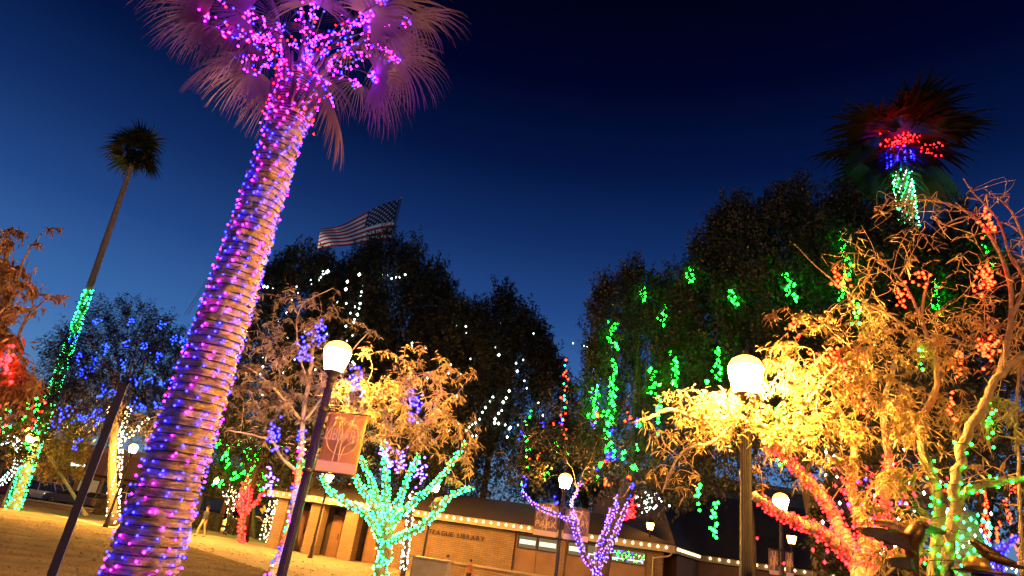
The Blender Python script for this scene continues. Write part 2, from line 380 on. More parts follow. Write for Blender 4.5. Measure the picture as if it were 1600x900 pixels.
e_ = MB(); e_.box(0, LEN, -.02, .1, 2.72, 3.06); e_.build('fascia', FASCIA, lib)
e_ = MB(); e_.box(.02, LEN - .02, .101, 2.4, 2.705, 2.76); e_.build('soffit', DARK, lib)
e_ = MB(); A0, A1, A2, A3 = (-.1, -.08, 3.07), (LEN + .1, -.08, 3.07), (LEN - 4.2, 5.2, 4.5), (3.5, 5.2, 4.5)
B1, B2, B3, B0 = (LEN + .1, 10.5, 3.07), (LEN - 4.2, 5.25, 4.5), (3.5, 5.25, 4.5), (-.1, 10.5, 3.07)
e_._add([A0, A1, A2, A3, B0, B1], [(0, 1, 2, 3), (1, 5, 2), (5, 4, 3, 2), (4, 0, 3), (0, 4, 5, 1)]); e_.build('roof', ROOFM, lib)
dp = MB(); dp.tube(smooth_path([(22.7, .15, 2.7), (22.5, .4, 2.55), (21.9, .65, 2.4), (21.8, .68, 2.2), (21.8, .68, .1)], 4), .04, 8); dp.build('downpipe', FASCIA, lib)
# wing to the right, set back
WG = [(9.95, 33.72), (13.3, 40.0), (27.0, 37.2)]
wf = MB()
for (xa, ya), (xb, yb) in zip(WG[:-1], WG[1:]):
    d = Vector((xb - xa, yb - ya, 0)).normalized(); n = Vector((-d.y, d.x, 0)) * .12
    if (xa, ya) == WG[0]: xa += .05; ya += .12
    vs = [Vector((xa, ya, 2.72)), Vector((xb, yb, 2.72)), Vector((xb, yb, 2.72)) + n, Vector((xa, ya, 2.72)) + n]
    wf._add(vs + [v + Vector((0, 0, .33)) for v in vs], [(0, 3, 2, 1), (4, 5, 6, 7), (0, 1, 5, 4), (1, 2, 6, 5), (2, 3, 7, 6), (3, 0, 4, 7)])
wf.build('wing_fascia', FASCIA, lib, True)
ww = MB(); ww._add([(10.6, 35.6, 0), (13.5, 41.0, 0), (27.2, 38.2, 0), (29, 47, 0), (10.6, 47, 0), (10.6, 35.6, 2.7), (13.5, 41.0, 2.7), (27.2, 38.2, 2.7), (29, 47, 2.7), (10.6, 47, 2.7)],
                   [(0, 1, 6, 5), (1, 2, 7, 6), (2, 3, 8, 7), (3, 4, 9, 8), (4, 0, 5, 9), (5, 6, 7, 8, 9)]); ww.build('wing_wall', PANEL, lib, True)
wr = MB(); wr._add([(10.0, 33.9, 3.09), (13.3, 40.02, 3.09), (27.2, 37.15, 3.09), (27.2, 47, 7.4), (12.5, 47.5, 7.4), (8.5, 46, 3.09), (30, 56, 3.09), (9, 56, 3.09)],
                   [(0, 1, 4, 5), (1, 2, 3, 4), (4, 3, 6, 7), (5, 4, 7)]); wr.build('wing_roof', ROOFM, lib, True)
# wall lettering
LET = mat('bronze_lettering', (.03, .02, .015), .5, metal=.3)
sgn = empty('wall_lettering', LB, LRZ, 'dark raised letters spelling VELMA TEAGUE LIBRARY on the brick wall', 'lettering')
x = 8.35
for word in ('VELMA', 'TEAGUE', 'LIBRARY'):
    for ch in word:
        me = text_mesh(ch, .34, .02, LET, 'LEFT', 0, .006); wd = max(v.co.x for v in me.vertices) - min(v.co.x for v in me.vertices)
        mn = min(v.co.x for v in me.vertices)
        lo = link('letter', me, sgn); lo.rotation_euler = (rad(90), 0, 0); lo.location = (x - mn, .672, 1.98); x += wd + .05
    x += .19
# eave bulbs, one object each
me_b = MB(); me_b.lathe([(.012, .085), (.02, .07), (.06, .025), (.068, 0), (.06, -.03), (.036, -.06), (.008, -.07)], 10); me_b = me_b.mesh('bulb', emat('bulb_eave', (1.0, .66, .26), 5.0))
eav = empty('eave_lights', LB + Vector((0, 0, 2.9)), 0, 'row of warm bulbs strung along the library eaves', 'string lights')
ep = []
c, s = math.cos(LRZ), math.sin(LRZ)
def libw(x, y, z): return Vector((LB.x + c * x - s * y, LB.y + s * x + c * y, z))
x = .25
while x < LEN: ep.append(libw(x, -.09, 2.93)); x += .41
for (xa, ya), (xb, yb) in zip(WG[:-1], WG[1:]):
    L = math.hypot(xb - xa, yb - ya); k = int(L / .5)
    for i in range(1, k): ep.append(Vector((xa + (xb - xa) * i / k, ya + (yb - ya) * i / k, 2.93)) + Vector((.0, -.07, 0)))
mb = MB(); mb.tube([p + Vector((0, 0, .085)) for p in ep], .008, 4, cap=False); mb.build('wire', mat('wire', (.012, .02, .012), .6), eav, True)
for p in ep:
    o = link('bulb', me_b, eav); o.location = p - eav.location
wl = {'green': [], 'violet': [], 'warm': [], 'teal': []}  # glowing dots stand in for coloured lights mirrored in the right panes
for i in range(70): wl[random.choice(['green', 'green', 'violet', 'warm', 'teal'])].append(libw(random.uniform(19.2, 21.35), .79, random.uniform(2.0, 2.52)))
light_string('window_reflections', 'tiny glowing dots standing in for coloured reflections in the right library windows', 'light strands hung in the dark trees', [], wl, .02)
# low wall and utility box in front of the library
lw = MB(); lw.box(-2.2, 9, -.2, .2, 0, .8); lwo = empty('low_wall', (-.2, 33.1, 0), rad(-14.2), 'low tan block wall standing before the library wall', 'wall')
lw.build('block_wall', BRICK, lwo); lw = MB(); lw.box(-2.25, 9.05, -.26, .26, .802, .88); lw.build('coping', CONC, lwo)
ub = empty('utility_box', gnd(668, 925), rad(-10), 'grey metal utility box beside the low wall', 'utility box')
b_ = MB(); b_.box(-.62, .62, -.4, .4, .06, 1.02); b_.build('cabinet', mat('grey_steel', (.20, .19, .16), .55, (.25, .24, .2), 3), ub)
b_ = MB(); b_.box(-.67, .67, -.45, .45, 1.022, 1.07); b_.build('lid', mat('grey_steel', (.2, .2, .2)), ub)
b_ = MB(); b_.box(-.7, .7, -.48, .48, 0, .058); b_.build('plinth', CONC, ub)
b_ = MB(); b_.box(-.58, -.01, -.415, -.4, .1, .98); b_.build('door', mat('grey_steel', (.2, .2, .2)), ub)
b_ = MB(); b_.box(.01, .58, -.415, -.4, .1, .98); b_.build('door', mat('grey_steel', (.2, .2, .2)), ub)

# two-storey block far behind the wing
STUC = mat('dark_stucco', (.20, .13, .085), .9, (.25, .165, .11), 1.2, .2, 30)
bb = empty('apartment_block', (12, 60, 0), 0, 'dark two storey block with lit windows rising behind the library roof', 'building')
b_ = MB(); b_.box(0, 26, 0, 12, 0, 10.2); b_.build('wall', STUC, bb); b_ = MB(); b_.box(-.3, 26.3, -.3, 12.3, 10.2, 10.6); b_.build('parapet', FASCIA, bb)
for i in range(11):
    lit = i in (2, 3)
    x0 = .8 + i * 2.25
    f_ = MB(); f_.box(x0, x0 + 1.9, -.08, -.002, 6.2, 7.6); fo = f_.build('window', METAL, bb)
    for k in range(2):
        p_ = MB(); p_.box(x0 + .08 + k * .9, x0 + .88 + k * .9, -.1, -.081, 6.3, 7.5); p_.build('pane', emat('lit_window', (1, .72, .35), .9) if (i, k) in ((2, 1), (1, 1)) else GLASS, fo)

# shops across the street on the left
shop = empty('shop_building', (-78, 84, 0), rad(3.0), 'long brown shop front across the street behind the parked cars', 'building')
SH = mat('brown_stucco', (.30, .17, .09), .9, (.36, .21, .12), .6, .2, 20)
b_ = MB(); b_.box(0, 62, 0, 10, 0, 6.2); b_.build('wall', SH, shop); b_ = MB(); b_.box(-.2, 62.2, -.35, 10, 6.202, 6.9); b_.build('parapet', FASCIA, shop)
b_ = MB(); b_.prism([(0, 0), (62, 0), (62, .18), (0, .18)], -2.2, -.02); o = b_.build('awning', ROOFM, shop); o.location = (0, 0, 3.3)
for i in range(20):
    x0 = 1 + i * 3.05; f_ = MB(); f_.box(x0, x0 + 2.5, -.1, -.003, .5, 2.9); fo = f_.build('window', METAL, shop)
    p_ = MB(); p_.box(x0 + .1, x0 + 2.4, -.13, -.101, .6, 2.8); p_.build('pane', emat('shop_lit', (1, .62, .25), .28) if i % 4 == 1 else GLASS, fo)
    if i % 2 == 0: q_ = MB(); q_.box(x0 - .45, x0 - .1, -.25, -.004, 0, 6.1); q_.build('pier', FASCIA, shop)
ss = empty('shop_sign', at(122, 727, 81), rad(3), 'glowing white oval sign on the brown shop wall', 'sign')
b_ = MB(); b_.box(-.9, .9, -.06, .1, -.36, .36); b_.build('backing', METAL, ss)
for i, (dx, hw, hh) in enumerate(((-.55, .3, .26), (.1, .28, .2), (.6, .24, .24))):
    l_ = MB(); l_.lathe([(.02, -.03), (1, -.02), (1, .02), (.02, .03)], 14); lo = l_.build('lit_shape', emat('sign_white', (.95, .95, .8), 2.5), ss)
    lo.rotation_euler = (rad(90), 0, 0); lo.scale = (hw, hh, 1); lo.location = (dx, -.1, .04 * (-1) ** i)

# ------------------------------------------------------------------ lamps and banners
SODIUM = (1.0, .42, .06)
def globe_mat(s): return emat('lamp_glow_%g' % s, SODIUM, s)
pole_m = MB(); pole_m.lathe([(.13, 0), (.13, .12), (.105, .16), (.10, .55), (.075, .62), (.062, .7), (.056, 2.0), (.05, 3.5), (.062, 3.52), (.062, 3.56)], 16); POLE = pole_m.mesh('pole', IRON)
col_m = MB(); col_m.lathe([(.05, 3.562), (.075, 3.58), (.06, 3.62), (.115, 3.69), (.135, 3.70), (.135, 3.72)], 16); COLLAR = col_m.mesh('collar', IRON)
fl_m = MB()
for a in range(16):
    t = 2 * math.pi * a / 16; fl_m.box(-.006, .006, -.006, .006, .72, 3.45)
    for i in range(len(fl_m.v) - 8, len(fl_m.v)): x, y, z = fl_m.v[i]; r_ = .0605 if z < 1 else .0515; fl_m.v[i] = (x + r_ * math.cos(t), y + r_ * math.sin(t), z)
FLUTE = fl_m.mesh('fluting', IRON)
def lamp(p, label, s, capped=False, near=False, zc=3.9):
    t = empty('street_lamp', (p[0], p[1], zc - 3.9), 0, label, 'street lamp', 'globe lamps of the park')
    link('pole', POLE, t); link('collar', COLLAR, t)
    if near: link('fluting', FLUTE, t)
    g = MB()
    if capped: g.lathe([(.10, 3.721), (.13, 3.73), (.20, 4.0), (.205, 4.03), (.2, 4.045)], 14)
    else:
        g.lathe([(.10, 3.721), (.135, 3.74), (.185, 3.92), (.205, 4.02), (.205, 4.03)], 14)
        d_ = MB(); d_.lathe([(.206, 4.031), (.20, 4.07), (.165, 4.13), (.10, 4.17), (.03, 4.185)], 14); link('dome', d_.mesh('dome', emat('lamp_dome', SODIUM, 9.0)), t)
    link('globe', g.mesh('globe', globe_mat(s)), t)
    f = MB()
    if capped: f.lathe([(.235, 4.046), (.235, 4.065), (.17, 4.15), (.06, 4.21), (.03, 4.23), (.035, 4.27), (.01, 4.33)], 14)
    else: f.lathe([(.035, 4.186), (.03, 4.21), (.035, 4.24), (.008, 4.29)], 10)
    link('cap', f.mesh('cap', IRON), t)
    return t
def lamp_at(px, py, *a, **k): return lamp(gnd(px, py, 3.9), *a, **k)
L1 = lamp_at(525, 562, 'lamp post holding one LIBRARY banner beside the big purple palm', 1400, near=True)
L2 = lamp_at(1165, 592, 'tall blazing lamp post nearest the camera among golden leaves on the right', 4800, near=True)
L3 = lamp_at(883, 754, 'lamp post between two banners before the library windows', 1500)
L4 = lamp_at(1016, 822, 'small capped lantern lamp before the end of the library eaves', 40, True)
L5 = lamp_at(1220, 787, 'lamp post glowing behind the red-wrapped branches with a small banner', 1300)
L6 = lamp_at(1237, 843, 'dim capped lantern lamp just right of the lamp behind red branches', 30, True)
L7 = lamp_at(208, 702, 'lamp right above the white-lit dark trunk on the lawn', 6500)
L8 = lamp_at(47, 685, 'lamp glowing inside the small yellow tree at far left', 6000)
L9 = lamp_at(338, 752, 'distant small lamp just right of the big palm trunk', 7500)
L10 = lamp_at(514, 747, 'lamp directly under the single LIBRARY banner before the doors', 3200)
L11 = lamp_at(680, 762, 'lamp on thin pole right of the green-wrapped tree', 1900)
L12 = lamp((-12.5, 9.5, 0), 'lamp beside the orange leaved tree, beyond the left edge', 600)
L13 = lamp((5.2, .9, 0), 'lamp standing right of the viewer, beyond the right edge', 1300)

CLOTH = leafmat('banner_cloth', (.62, .33, .06), (.70, .40, .09), .5, 2.0); PRINT = leafmat('banner_print', (.78, .58, .28), (.82, .62, .32), .35, 2.0); FLAME = leafmat('banner_flame', (.85, .55, .08), (.9, .62, .1), .4, 2)
GREYC = leafmat('banner_cloth_grey', (.22, .13, .07), (.26, .16, .09), .45, 2.0)
def banner(lampo, side, zt, wd, ht, words, label, rz=0.0, cloth=CLOTH, ts=1.0):
    p = lampo.location; b = empty('lamp_banner', (p.x, p.y, p.z), rz, label, 'banner', 'banners on lamp posts')
    x0 = side * .10; x1 = side * (.10 + wd); xa, xb = min(x0, x1), max(x0, x1); cx = (xa + xb) / 2
    for z in (zt + .015, zt - ht - .015):
        a = MB(); a.tube([(side * .045, 0, z), (x1 + side * .04, 0, z)], .011, 8); a.build('arm', IRON, b)
        a = MB(); a.lathe([(.062, -.035), (.075, -.03), (.075, .03), (.062, .035)], 12); o = a.build('clamp', IRON, b); o.location = (0, 0, z)
    g = MB(); nx, nz = 10, 14
    vs = [(xa + wd * i / nx, .018 * math.sin(5 * i / nx + 2.5 * k / nz) * math.sin(math.pi * k / nz), zt - ht * k / nz) for k in range(nz + 1) for i in range(nx + 1)]
    g._add(vs, [(k * (nx + 1) + i, (k + 1) * (nx + 1) + i, (k + 1) * (nx + 1) + i + 1, k * (nx + 1) + i + 1) for k in range(nz) for i in range(nx)], 0, True)
    cl = g.build('cloth', cloth, b); so = cl.modifiers.new('thick', 'SOLIDIFY'); so.thickness = .004
    q = MB(); q.box(xa + .003, xb - .003, -.026, -.023, zt - ht * .99, zt - ht * .82); q.build('lower_band', PRINT, b)
    # ring and tree strokes of the printed emblem
    rr = wd * .40; cz = zt - ht * .42; rg = MB()
    ring = [(cx + rr * math.cos(t * math.pi / 16), -.027, cz + rr * math.sin(t * math.pi / 16)) for t in range(33)]
    rg.tube(ring, .006 * ts, 4, cap=False)
    for sx_ in (-1, 1):
        rg.tube(smooth_path([(cx - .06 * wd + sx_ * .07 * wd, -.027, zt - ht * .81), (cx - .05 * wd + sx_ * .05 * wd, -.027, cz - .25 * rr), (cx + .02 * wd + sx_ * .05 * wd, -.027, cz + .3 * rr), (cx + sx_ * .2 * wd, -.027, zt - ht * .03)], 6), .008 * ts, 4, cap=False)
    rg.tube(smooth_path([(cx + .03 * wd, -.027, zt - ht * .8), (cx + .1 * wd, -.027, cz - .5 * rr), (cx + .3 * wd, -.027, cz - .1 * rr)], 6), .007 * ts, 4, cap=False)
    rg.build('emblem', PRINT, b)
    fm = MB(); fm._add([(cx - .06 * wd, -.0285, cz - .1 * rr), (cx + .02 * wd, -.0285, cz - .35 * rr), (cx + .12 * wd, -.0285, cz + .1 * rr), (cx + .2 * wd, -.0285, cz + .95 * rr), (cx + .05 * wd, -.0285, cz + .55 * rr)], [(0, 1, 2, 3, 4)]); fm.build('flame', FLAME, b)
    for i, (wt, z, sz) in enumerate(words):
        me = text_mesh(wt, sz, .002, PRINT if cloth is CLOTH else FLAME); ws = max(v.co.x for v in me.vertices) - min(v.co.x for v in me.vertices)
        o = link('lettering', me, b); o.rotation_euler = (rad(90), 0, 0); o.location = (cx, -.032, z); o.scale = (wd * .9 / ws, 1, 1)
    return b
zt = at(545, 648, L1.location.y).z; zb = at(525, 740, L1.location.y).z
banner(L1, 1, zt, .58, zt - zb, [('LIBRARY', zt - (zt - zb) * .47, .25)], 'orange banner printed LIBRARY hanging alone on its lamp post', rad(-6))
zt = at(883, 792, L3.location.y).z; zb = at(883, 843, L3.location.y).z; h = zt - zb
banner(L3, -1, zt, .74, h, [('MURPHY', zt - h * .45, .26), ('PARK', zt - h * .72, .26)], 'grey brown banner printed MURPHY PARK left of its lamp post', 0, GREYC, 1.5)
banner(L3, 1, zt, .78, h, [('LIBRARY', zt - h * .55, .27)], 'grey brown banner printed LIBRARY paired with the park banner', 0, GREYC, 1.5)
zt = at(1225, 862, L5.location.y).z
banner(L5, -1, zt, .26, .62, [('JA', zt - .36, .2)], 'small half hidden banner left of the pole below red branches', 0, GREYC, 1)
banner(L5, 1, zt, .2, .62, [('&S', zt - .36, .2)], 'small half hidden banner right of the pole below red branches', 0, GREYC, 1)

# dark steel post in the foreground
pb = at(80, 900, 5.0); pt = at(192, 603, 5.0)
sp = empty('steel_post', (pb.x, pb.y, 0), rad(26), 'plain dark steel post standing left of the big palm trunk', 'post')
b_ = MB(); b_.box(-.028, .028, -.02, .02, .02, pt.z); b_.build('shaft', mat('post_paint', (.010, .010, .05), .5, (.016, .015, .065), 5, .1, 40), sp)
b_ = MB(); b_.box(-.031, .031, -.023, .023, pt.z + .001, pt.z + .02); b_.build('cap', IRON, sp); b_ = MB(); b_.box(-.11, .11, -.11, .11, 0, .019); b_.build('base_plate', IRON, sp)

# ------------------------------------------------------------------ palms
PALMBARK = bpy.data.materials.new('palm_bark'); PALMBARK.use_nodes = True
_n = PALMBARK.node_tree; _b = _n.nodes['Principled BSDF']; _b.inputs['Roughness'].default_value = .9
_tc = _n.nodes.new('ShaderNodeTexCoord'); _mp = _n.nodes.new('ShaderNodeMapping'); _mp.inputs['Scale'].default_value = (6, 6, 42)
_no = _n.nodes.new('ShaderNodeTexNoise'); _no.inputs['Scale'].default_value = 1.0; _no.inputs['Detail'].default_value = 7; _no.inputs['Roughness'].default_value = .7
_r = _n.nodes.new('ShaderNodeValToRGB'); _r.color_ramp.elements[0].position = .34; _r.color_ramp.elements[0].color = (.075, .045, .028, 1); _r.color_ramp.elements[1].position = .62; _r.color_ramp.elements[1].color = (.40, .29, .19, 1)
_bp = _n.nodes.new('ShaderNodeBump'); _bp.inputs['Strength'].default_value = .9; _bp.inputs['Distance'].default_value = .03
_n.links.new(_tc.outputs['Object'], _mp.inputs[0]); _n.links.new(_mp.outputs[0], _no.inputs[0]); _n.links.new(_no.outputs[0], _r.inputs[0]); _n.links.new(_r.outputs[0], _b.inputs['Base Color'])
_n.links.new(_no.outputs[0], _bp.inputs['Height']); _n.links.new(_bp.outputs[0], _b.inputs['Normal'])
FROND = leafmat('palm_frond', (.065, .036, .06), (.11, .065, .10), .35, 2.5)
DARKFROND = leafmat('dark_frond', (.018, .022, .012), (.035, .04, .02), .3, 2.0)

def palm_trunk(parent, base, top, prof, rings=150, n=28, seed=0, rough=.02):
    """ringed, shaggy trunk; prof = [(height fraction, radius)]"""
    g = np.random.default_rng(seed); base = Vector(base); top = Vector(top); hs, rs = zip(*prof)
    vs = []; ring_off = g.normal(size=rings + 1) * rough * .5
    th = np.arange(n) * 2 * math.pi / n
    saw = []; lobes = []
    while len(saw) <= rings:
        k = int(g.integers(3, 9)); saw += [1.0 - 1.7 * q / k + g.normal() * .1 for q in range(k)]; lobes += [g.uniform(0, 6.28)] * k
    for i in range(rings + 1):
        t = i / rings; p = base.lerp(top, t); r = np.interp(t, hs, rs) + ring_off[i] * .5 + rough * saw[i]
        rr = r + g.normal(size=n) * rough * .45 + rough * (.55 * np.sin(th * 4 + lobes[i]) + .4 * np.sin(th * 9 + 2 * lobes[i]))
        for j in range(n): vs.append((p.x + rr[j] * math.cos(th[j]), p.y + rr[j] * math.sin(th[j]), p.z))
    fs = np.array([(i * n + j, i * n + (j + 1) % n, (i + 1) * n + (j + 1) % n, (i + 1) * n + j) for i in range(rings) for j in range(n)])
    return link('trunk', mesh_np('trunk', vs, [fs], PALMBARK, True), parent, True)

def frond(parent, c, h, lb, m, droop=.8, nseg=44, fan=105, width=.032, seed=0, sag=.25, prad=.017, spread_tip=True):
    """fan leaf: stalk from c to h, then pleated segments hanging from the hastula"""
    g = random.Random(seed); c = Vector(c); h = Vector(h)
    mid = c.lerp(h, .55) + Vector((0, 0, sag * (h - c).length * .35)); pp = smooth_path([c, mid, h], 5)
    d = (pp[-1] - pp[-2]).normalized(); up = Vector((0, 0, 1)); s = d.cross(up)
    s = s.normalized() if s.length > .1 else d.orthogonal().normalized()
    nrm = s.cross(d).normalized(); roll = g.uniform(-.5, .5); s = (s * math.cos(roll) + nrm * math.sin(roll)).normalized()
    V = []; F = []
    K = 6
    for k in range(nseg):
        f = rad(-fan + 2 * fan * (k + g.uniform(-.3, .3)) / (nseg - 1)); L = lb * (.80 + .2 * math.cos(f)) * g.uniform(.85, 1.08)
        dr = (d * math.cos(f) + s * math.sin(f)).normalized(); dp = droop * g.uniform(.8, 1.2); tw = Vector((g.gauss(0, 1), g.gauss(0, 1), 0)) * .05
        side = dr.cross(nrm).normalized(); o = len(V); p = h.copy(); v = dr.copy(); ds = L / (K - 1)
        for i in range(K):
            t = i / (K - 1); wd = width * (.55 + 1.0 * t if t < .4 else .95 * (1 - t) / .6 + .06)
            V += [p + side * wd * .5, p - side * wd * .5]
            v = (v + Vector((0, 0, -dp * (.15 + .9 * t) * .55)) + tw * t).normalized(); p = p + v * ds
        for i in range(K - 1): F.append((o + 2 * i, o + 2 * i + 1, o + 2 * i + 3, o + 2 * i + 2))
    fr = link('frond', mesh_np('frond', [tuple(v) for v in V], [np.array(F)], m), parent, True)
    st = MB(); st.tube(pp, [prad * 1.5 - prad * .8 * i / len(pp) for i in range(len(pp))], 5); link('stalk', st.mesh('stalk', m), fr, True).matrix_parent_inverse = Matrix.Translation(parent.location).inverted()
    return pp

# the big purple palm
pbase = Vector((-3.16, 7.0, 0)); ptop = Vector((-3.20, 7.0, 7.15))
bp_ = empty('palm_tree', pbase, 0, 'huge palm wrapped in purple and pink lights leaning across the left foreground', 'palm tree', 'palms in the park')
prof = [(0, .40), (.06, .35), (.15, .305), (.35, .27), (.6, .235), (.85, .205), (.93, .225), (1.0, .19)]
palm_trunk(bp_, pbase, ptop, prof, 340, 56, 4, .022)
crown = Vector((-3.21, 7.0, 7.2)); stalks = []
front = [((322, 22), 6.7, .9), ((378, 86), 6.35, .95), ((400, 55), 7.6, .9), ((517, 158), 6.4, .95), ((588, 118), 6.9, 1.0), ((605, 75), 7.8, 1.0), ((576, 26), 6.6, 1.0),
         ((492, 6), 5.9, .85), ((432, 140), 7.9, .95), ((640, 30), 7.3, 1.0), ((365, -10), 7.4, 1.0), ((300, -20), 6.5, 1.0), ((500, 120), 8.1, 1.0), ((560, 130), 8.0, 1.0), ((395, 110), 7.5, .9), ((620, 90), 7.2, .95), ((350, 50), 7.1, 1.0)]
for i, ((x, y), Y, lb) in enumerate(front):
    h = at(x, y, Y); d = (h - crown); d2 = Vector((d.x, d.y, 0)).normalized()
    stalks.append(frond(bp_, crown + d2 * .16 + Vector((0, 0, random.uniform(-.1, .15))), h, lb * 1.0, FROND, 1.25, 64, 112, .024, 100 + i))
for i in range(14):                                          # the upper leaves, above the frame
    a = i * 2.4; e = random.uniform(.35, 1.2); L = random.uniform(1.0, 1.35); d = Vector((math.cos(a) * math.cos(e), math.sin(a) * math.cos(e), math.sin(e)))
    stalks.append(frond(bp_, crown + Vector((d.x, d.y, 0)) * .12 + Vector((0, 0, .2)), crown + d * L + Vector((0, 0, .15)), 1.0, FROND, .6, 40, 110, .03, 300 + i))
bt = MB()                                                    # old leaf bases round the head
for i in range(60):
    a = random.uniform(0, 6.28); z = random.uniform(6.3, 7.2); r0 = .2; n = Vector((math.cos(a), math.sin(a), 0))
    p = Vector((-3.2, 7.0, z)) + n * r0; bt.tube([p, p + n * .08 + Vector((0, 0, .12)), p + n * .14 + Vector((0, 0, .28))], [.035, .028, .012], 5)
bt.build('leaf_bases', FROND, bp_, True)
def palm_lights():
    N = 60; path = [pbase.lerp(ptop, i / N) for i in range(N + 1)]; hs, rs = zip(*prof); rr = [float(np.interp(i / N, hs, rs)) + .018 for i in range(N + 1)]
    w1, b1 = wrap(path[4:], rr[4:], .066, .088, .010, .5); sets = {'violet': [], 'pink': [], 'red': [], 'magenta': []}
    w0, b0 = wrap(path[:6], rr[:6], .11, .22, .012, .45)
    for p in b0 + b1: sets['violet' if random.random() < .62 else 'magenta'].append(p)
    w2, b2 = wrap(path[-9:], [r + .03 for r in rr[-9:]], .085, .085, .02, .4)
    for p in b2: sets['red' if random.random() < .42 else 'pink'].append(p + Vector((random.gauss(0, .03), random.gauss(0, .03), 0)))
    wires = [w0 + w1, w2]
    for pp in stalks:
        q = smooth_path(pp[::3] + [pp[-1]], 10); wires.append([p + Vector((0, 0, -.02)) for p in q])
        for k in range(6): sets[random.choice(['violet', 'pink', 'magenta'])].append(pp[-1] + Vector((random.gauss(0, .04), random.gauss(0, .04), random.gauss(-.03, .03))))
        for k in range(34 if pp in stalks[:17] else 14):
            p = q[int(random.random() ** 1.35 * (len(q) - 1))] + Vector((random.gauss(0, .03), random.gauss(0, .03), random.gauss(-.02, .03)))
            sets[random.choice(['violet', 'pink', 'magenta', 'red', 'violet'])].append(p)
    light_string('trunk_lights', 'purple and pink bulbs wound round the huge foreground palm', 'bulbs wound round palms', wires, sets, .0118, True, .008, loc=pbase)
palm_lights()

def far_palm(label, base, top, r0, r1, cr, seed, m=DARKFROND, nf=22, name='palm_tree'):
    b = empty(name, base, 0, label, 'palm tree', 'palms in the park'); g = random.Random(seed)
    palm_trunk(b, base, top, [(0, r0 * 1.25), (.05, r0), (.5, (r0 + r1) / 2), (1, r1)], 90, 12, seed, r0 * .05)
    for i in range(nf):
        a = i * 2.39996 + g.uniform(-.2, .2); e = -.7 + 2.1 * ((i + .5) / nf) ** .9; L = cr * .32
        d = Vector((math.cos(a) * math.cos(e), math.sin(a) * math.cos(e), math.sin(e)))
        if i % 3 == 2: d = Vector((math.cos(a) * .75, math.sin(a) * .75, .2 + .5 * g.random())).normalized(); L = cr * .14
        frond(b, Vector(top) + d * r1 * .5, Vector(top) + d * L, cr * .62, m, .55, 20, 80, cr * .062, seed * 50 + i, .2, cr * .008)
    gg = np.random.default_rng(seed + 1); n = 420; ta = gg.uniform(0, 6.283, n); tz = gg.uniform(-.34, .12, n) * cr; rr_ = r1 * .7 + cr * .05 * gg.uniform(0, 1, n)
    P = np.stack([top[0] + rr_ * np.cos(ta), top[1] + rr_ * np.sin(ta), top[2] + tz], 1); D = np.stack([np.cos(ta) * .8, np.sin(ta) * .8, gg.uniform(-.9, .5, n)], 1)
    leaf_cloud('thatch', P, D, cr * .16, cr * .03, DARKFROND, .6, b, gg)
    return b
# tall dark palm with teal lights on its lower trunk
Yf = 40.0; fb = gnd(22, 797); fb = Vector((at(18, 800, Yf).x, Yf, 0)); ft = at(213, 238, Yf)
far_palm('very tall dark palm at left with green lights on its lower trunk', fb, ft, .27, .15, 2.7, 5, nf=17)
def fp(t): return fb.lerp(ft, t)
pt_ = [fp(.56 * i / 40) for i in range(41)]
wv, bl = wrap(pt_, [.36 - .14 * i / 40 for i in range(41)], .24, .2, .03, .4)
light_string('trunk_lights', 'green bulbs wound up the very tall dark palm at left', 'bulbs wound round palms', [wv], {'teal': bl}, .04, loc=fb)
# palm at upper right
rt = at(1404, 236, 27.0); rb = Vector((rt.x + .6, 27.0, 0))
far_palm('palm with red crown lights rising behind the trees at upper right', rb, rt, .42, .34, 5.0, 9, nf=24)
pts = [rb.lerp(rt, .70 + .295 * i / 40) for i in range(41)]
w1, b1 = wrap(pts[:34], .40, .14, .17, .03); w2, b2 = wrap(pts[34:], .56, .13, .13, .05)
reds = []
for i in range(20):
    a = -math.pi * (.02 + .96 * i / 19); e = random.uniform(-.15, .75); d = Vector((math.cos(a) * math.cos(e), .75 * math.sin(a) * math.cos(e), math.sin(e)))
    for k in range(8): reds.append(rt + Vector((0, -.3, -.1)) + d * (.4 + 1.5 * (k + random.random()) / 8) + Vector((random.gauss(0, .04), random.gauss(0, .04), random.gauss(0, .04))))
light_string('trunk_lights', 'green, blue and red bulbs on the palm at upper right', 'bulbs wound round palms', [w1, w2], {'white': b1[::2], 'teal': b1[1::2], 'violet': b2, 'red': reds}, .032, loc=rb)
# small far palm in the gap
gt = at(936, 548, 78); gb = Vector((gt.x, 78, 0))
far_palm('tiny distant palm with violet lights in the gap between trees', gb, gt, .4, .3, 3.2, 13, nf=14)
w1, b1 = wrap([gb.lerp(gt, .5 + .48 * i / 20) for i in range(21)], .45, .32, .3, .05)
light_string('trunk_lights', 'violet bulbs on the tiny distant palm in the gap', 'bulbs wound round palms', [w1], {'purple': b1, 'white': [gt + Vector((random.gauss(0, 1.2), random.gauss(0, .8), random.gauss(.3, .5))) for _ in range(24)]}, .09, loc=gb)

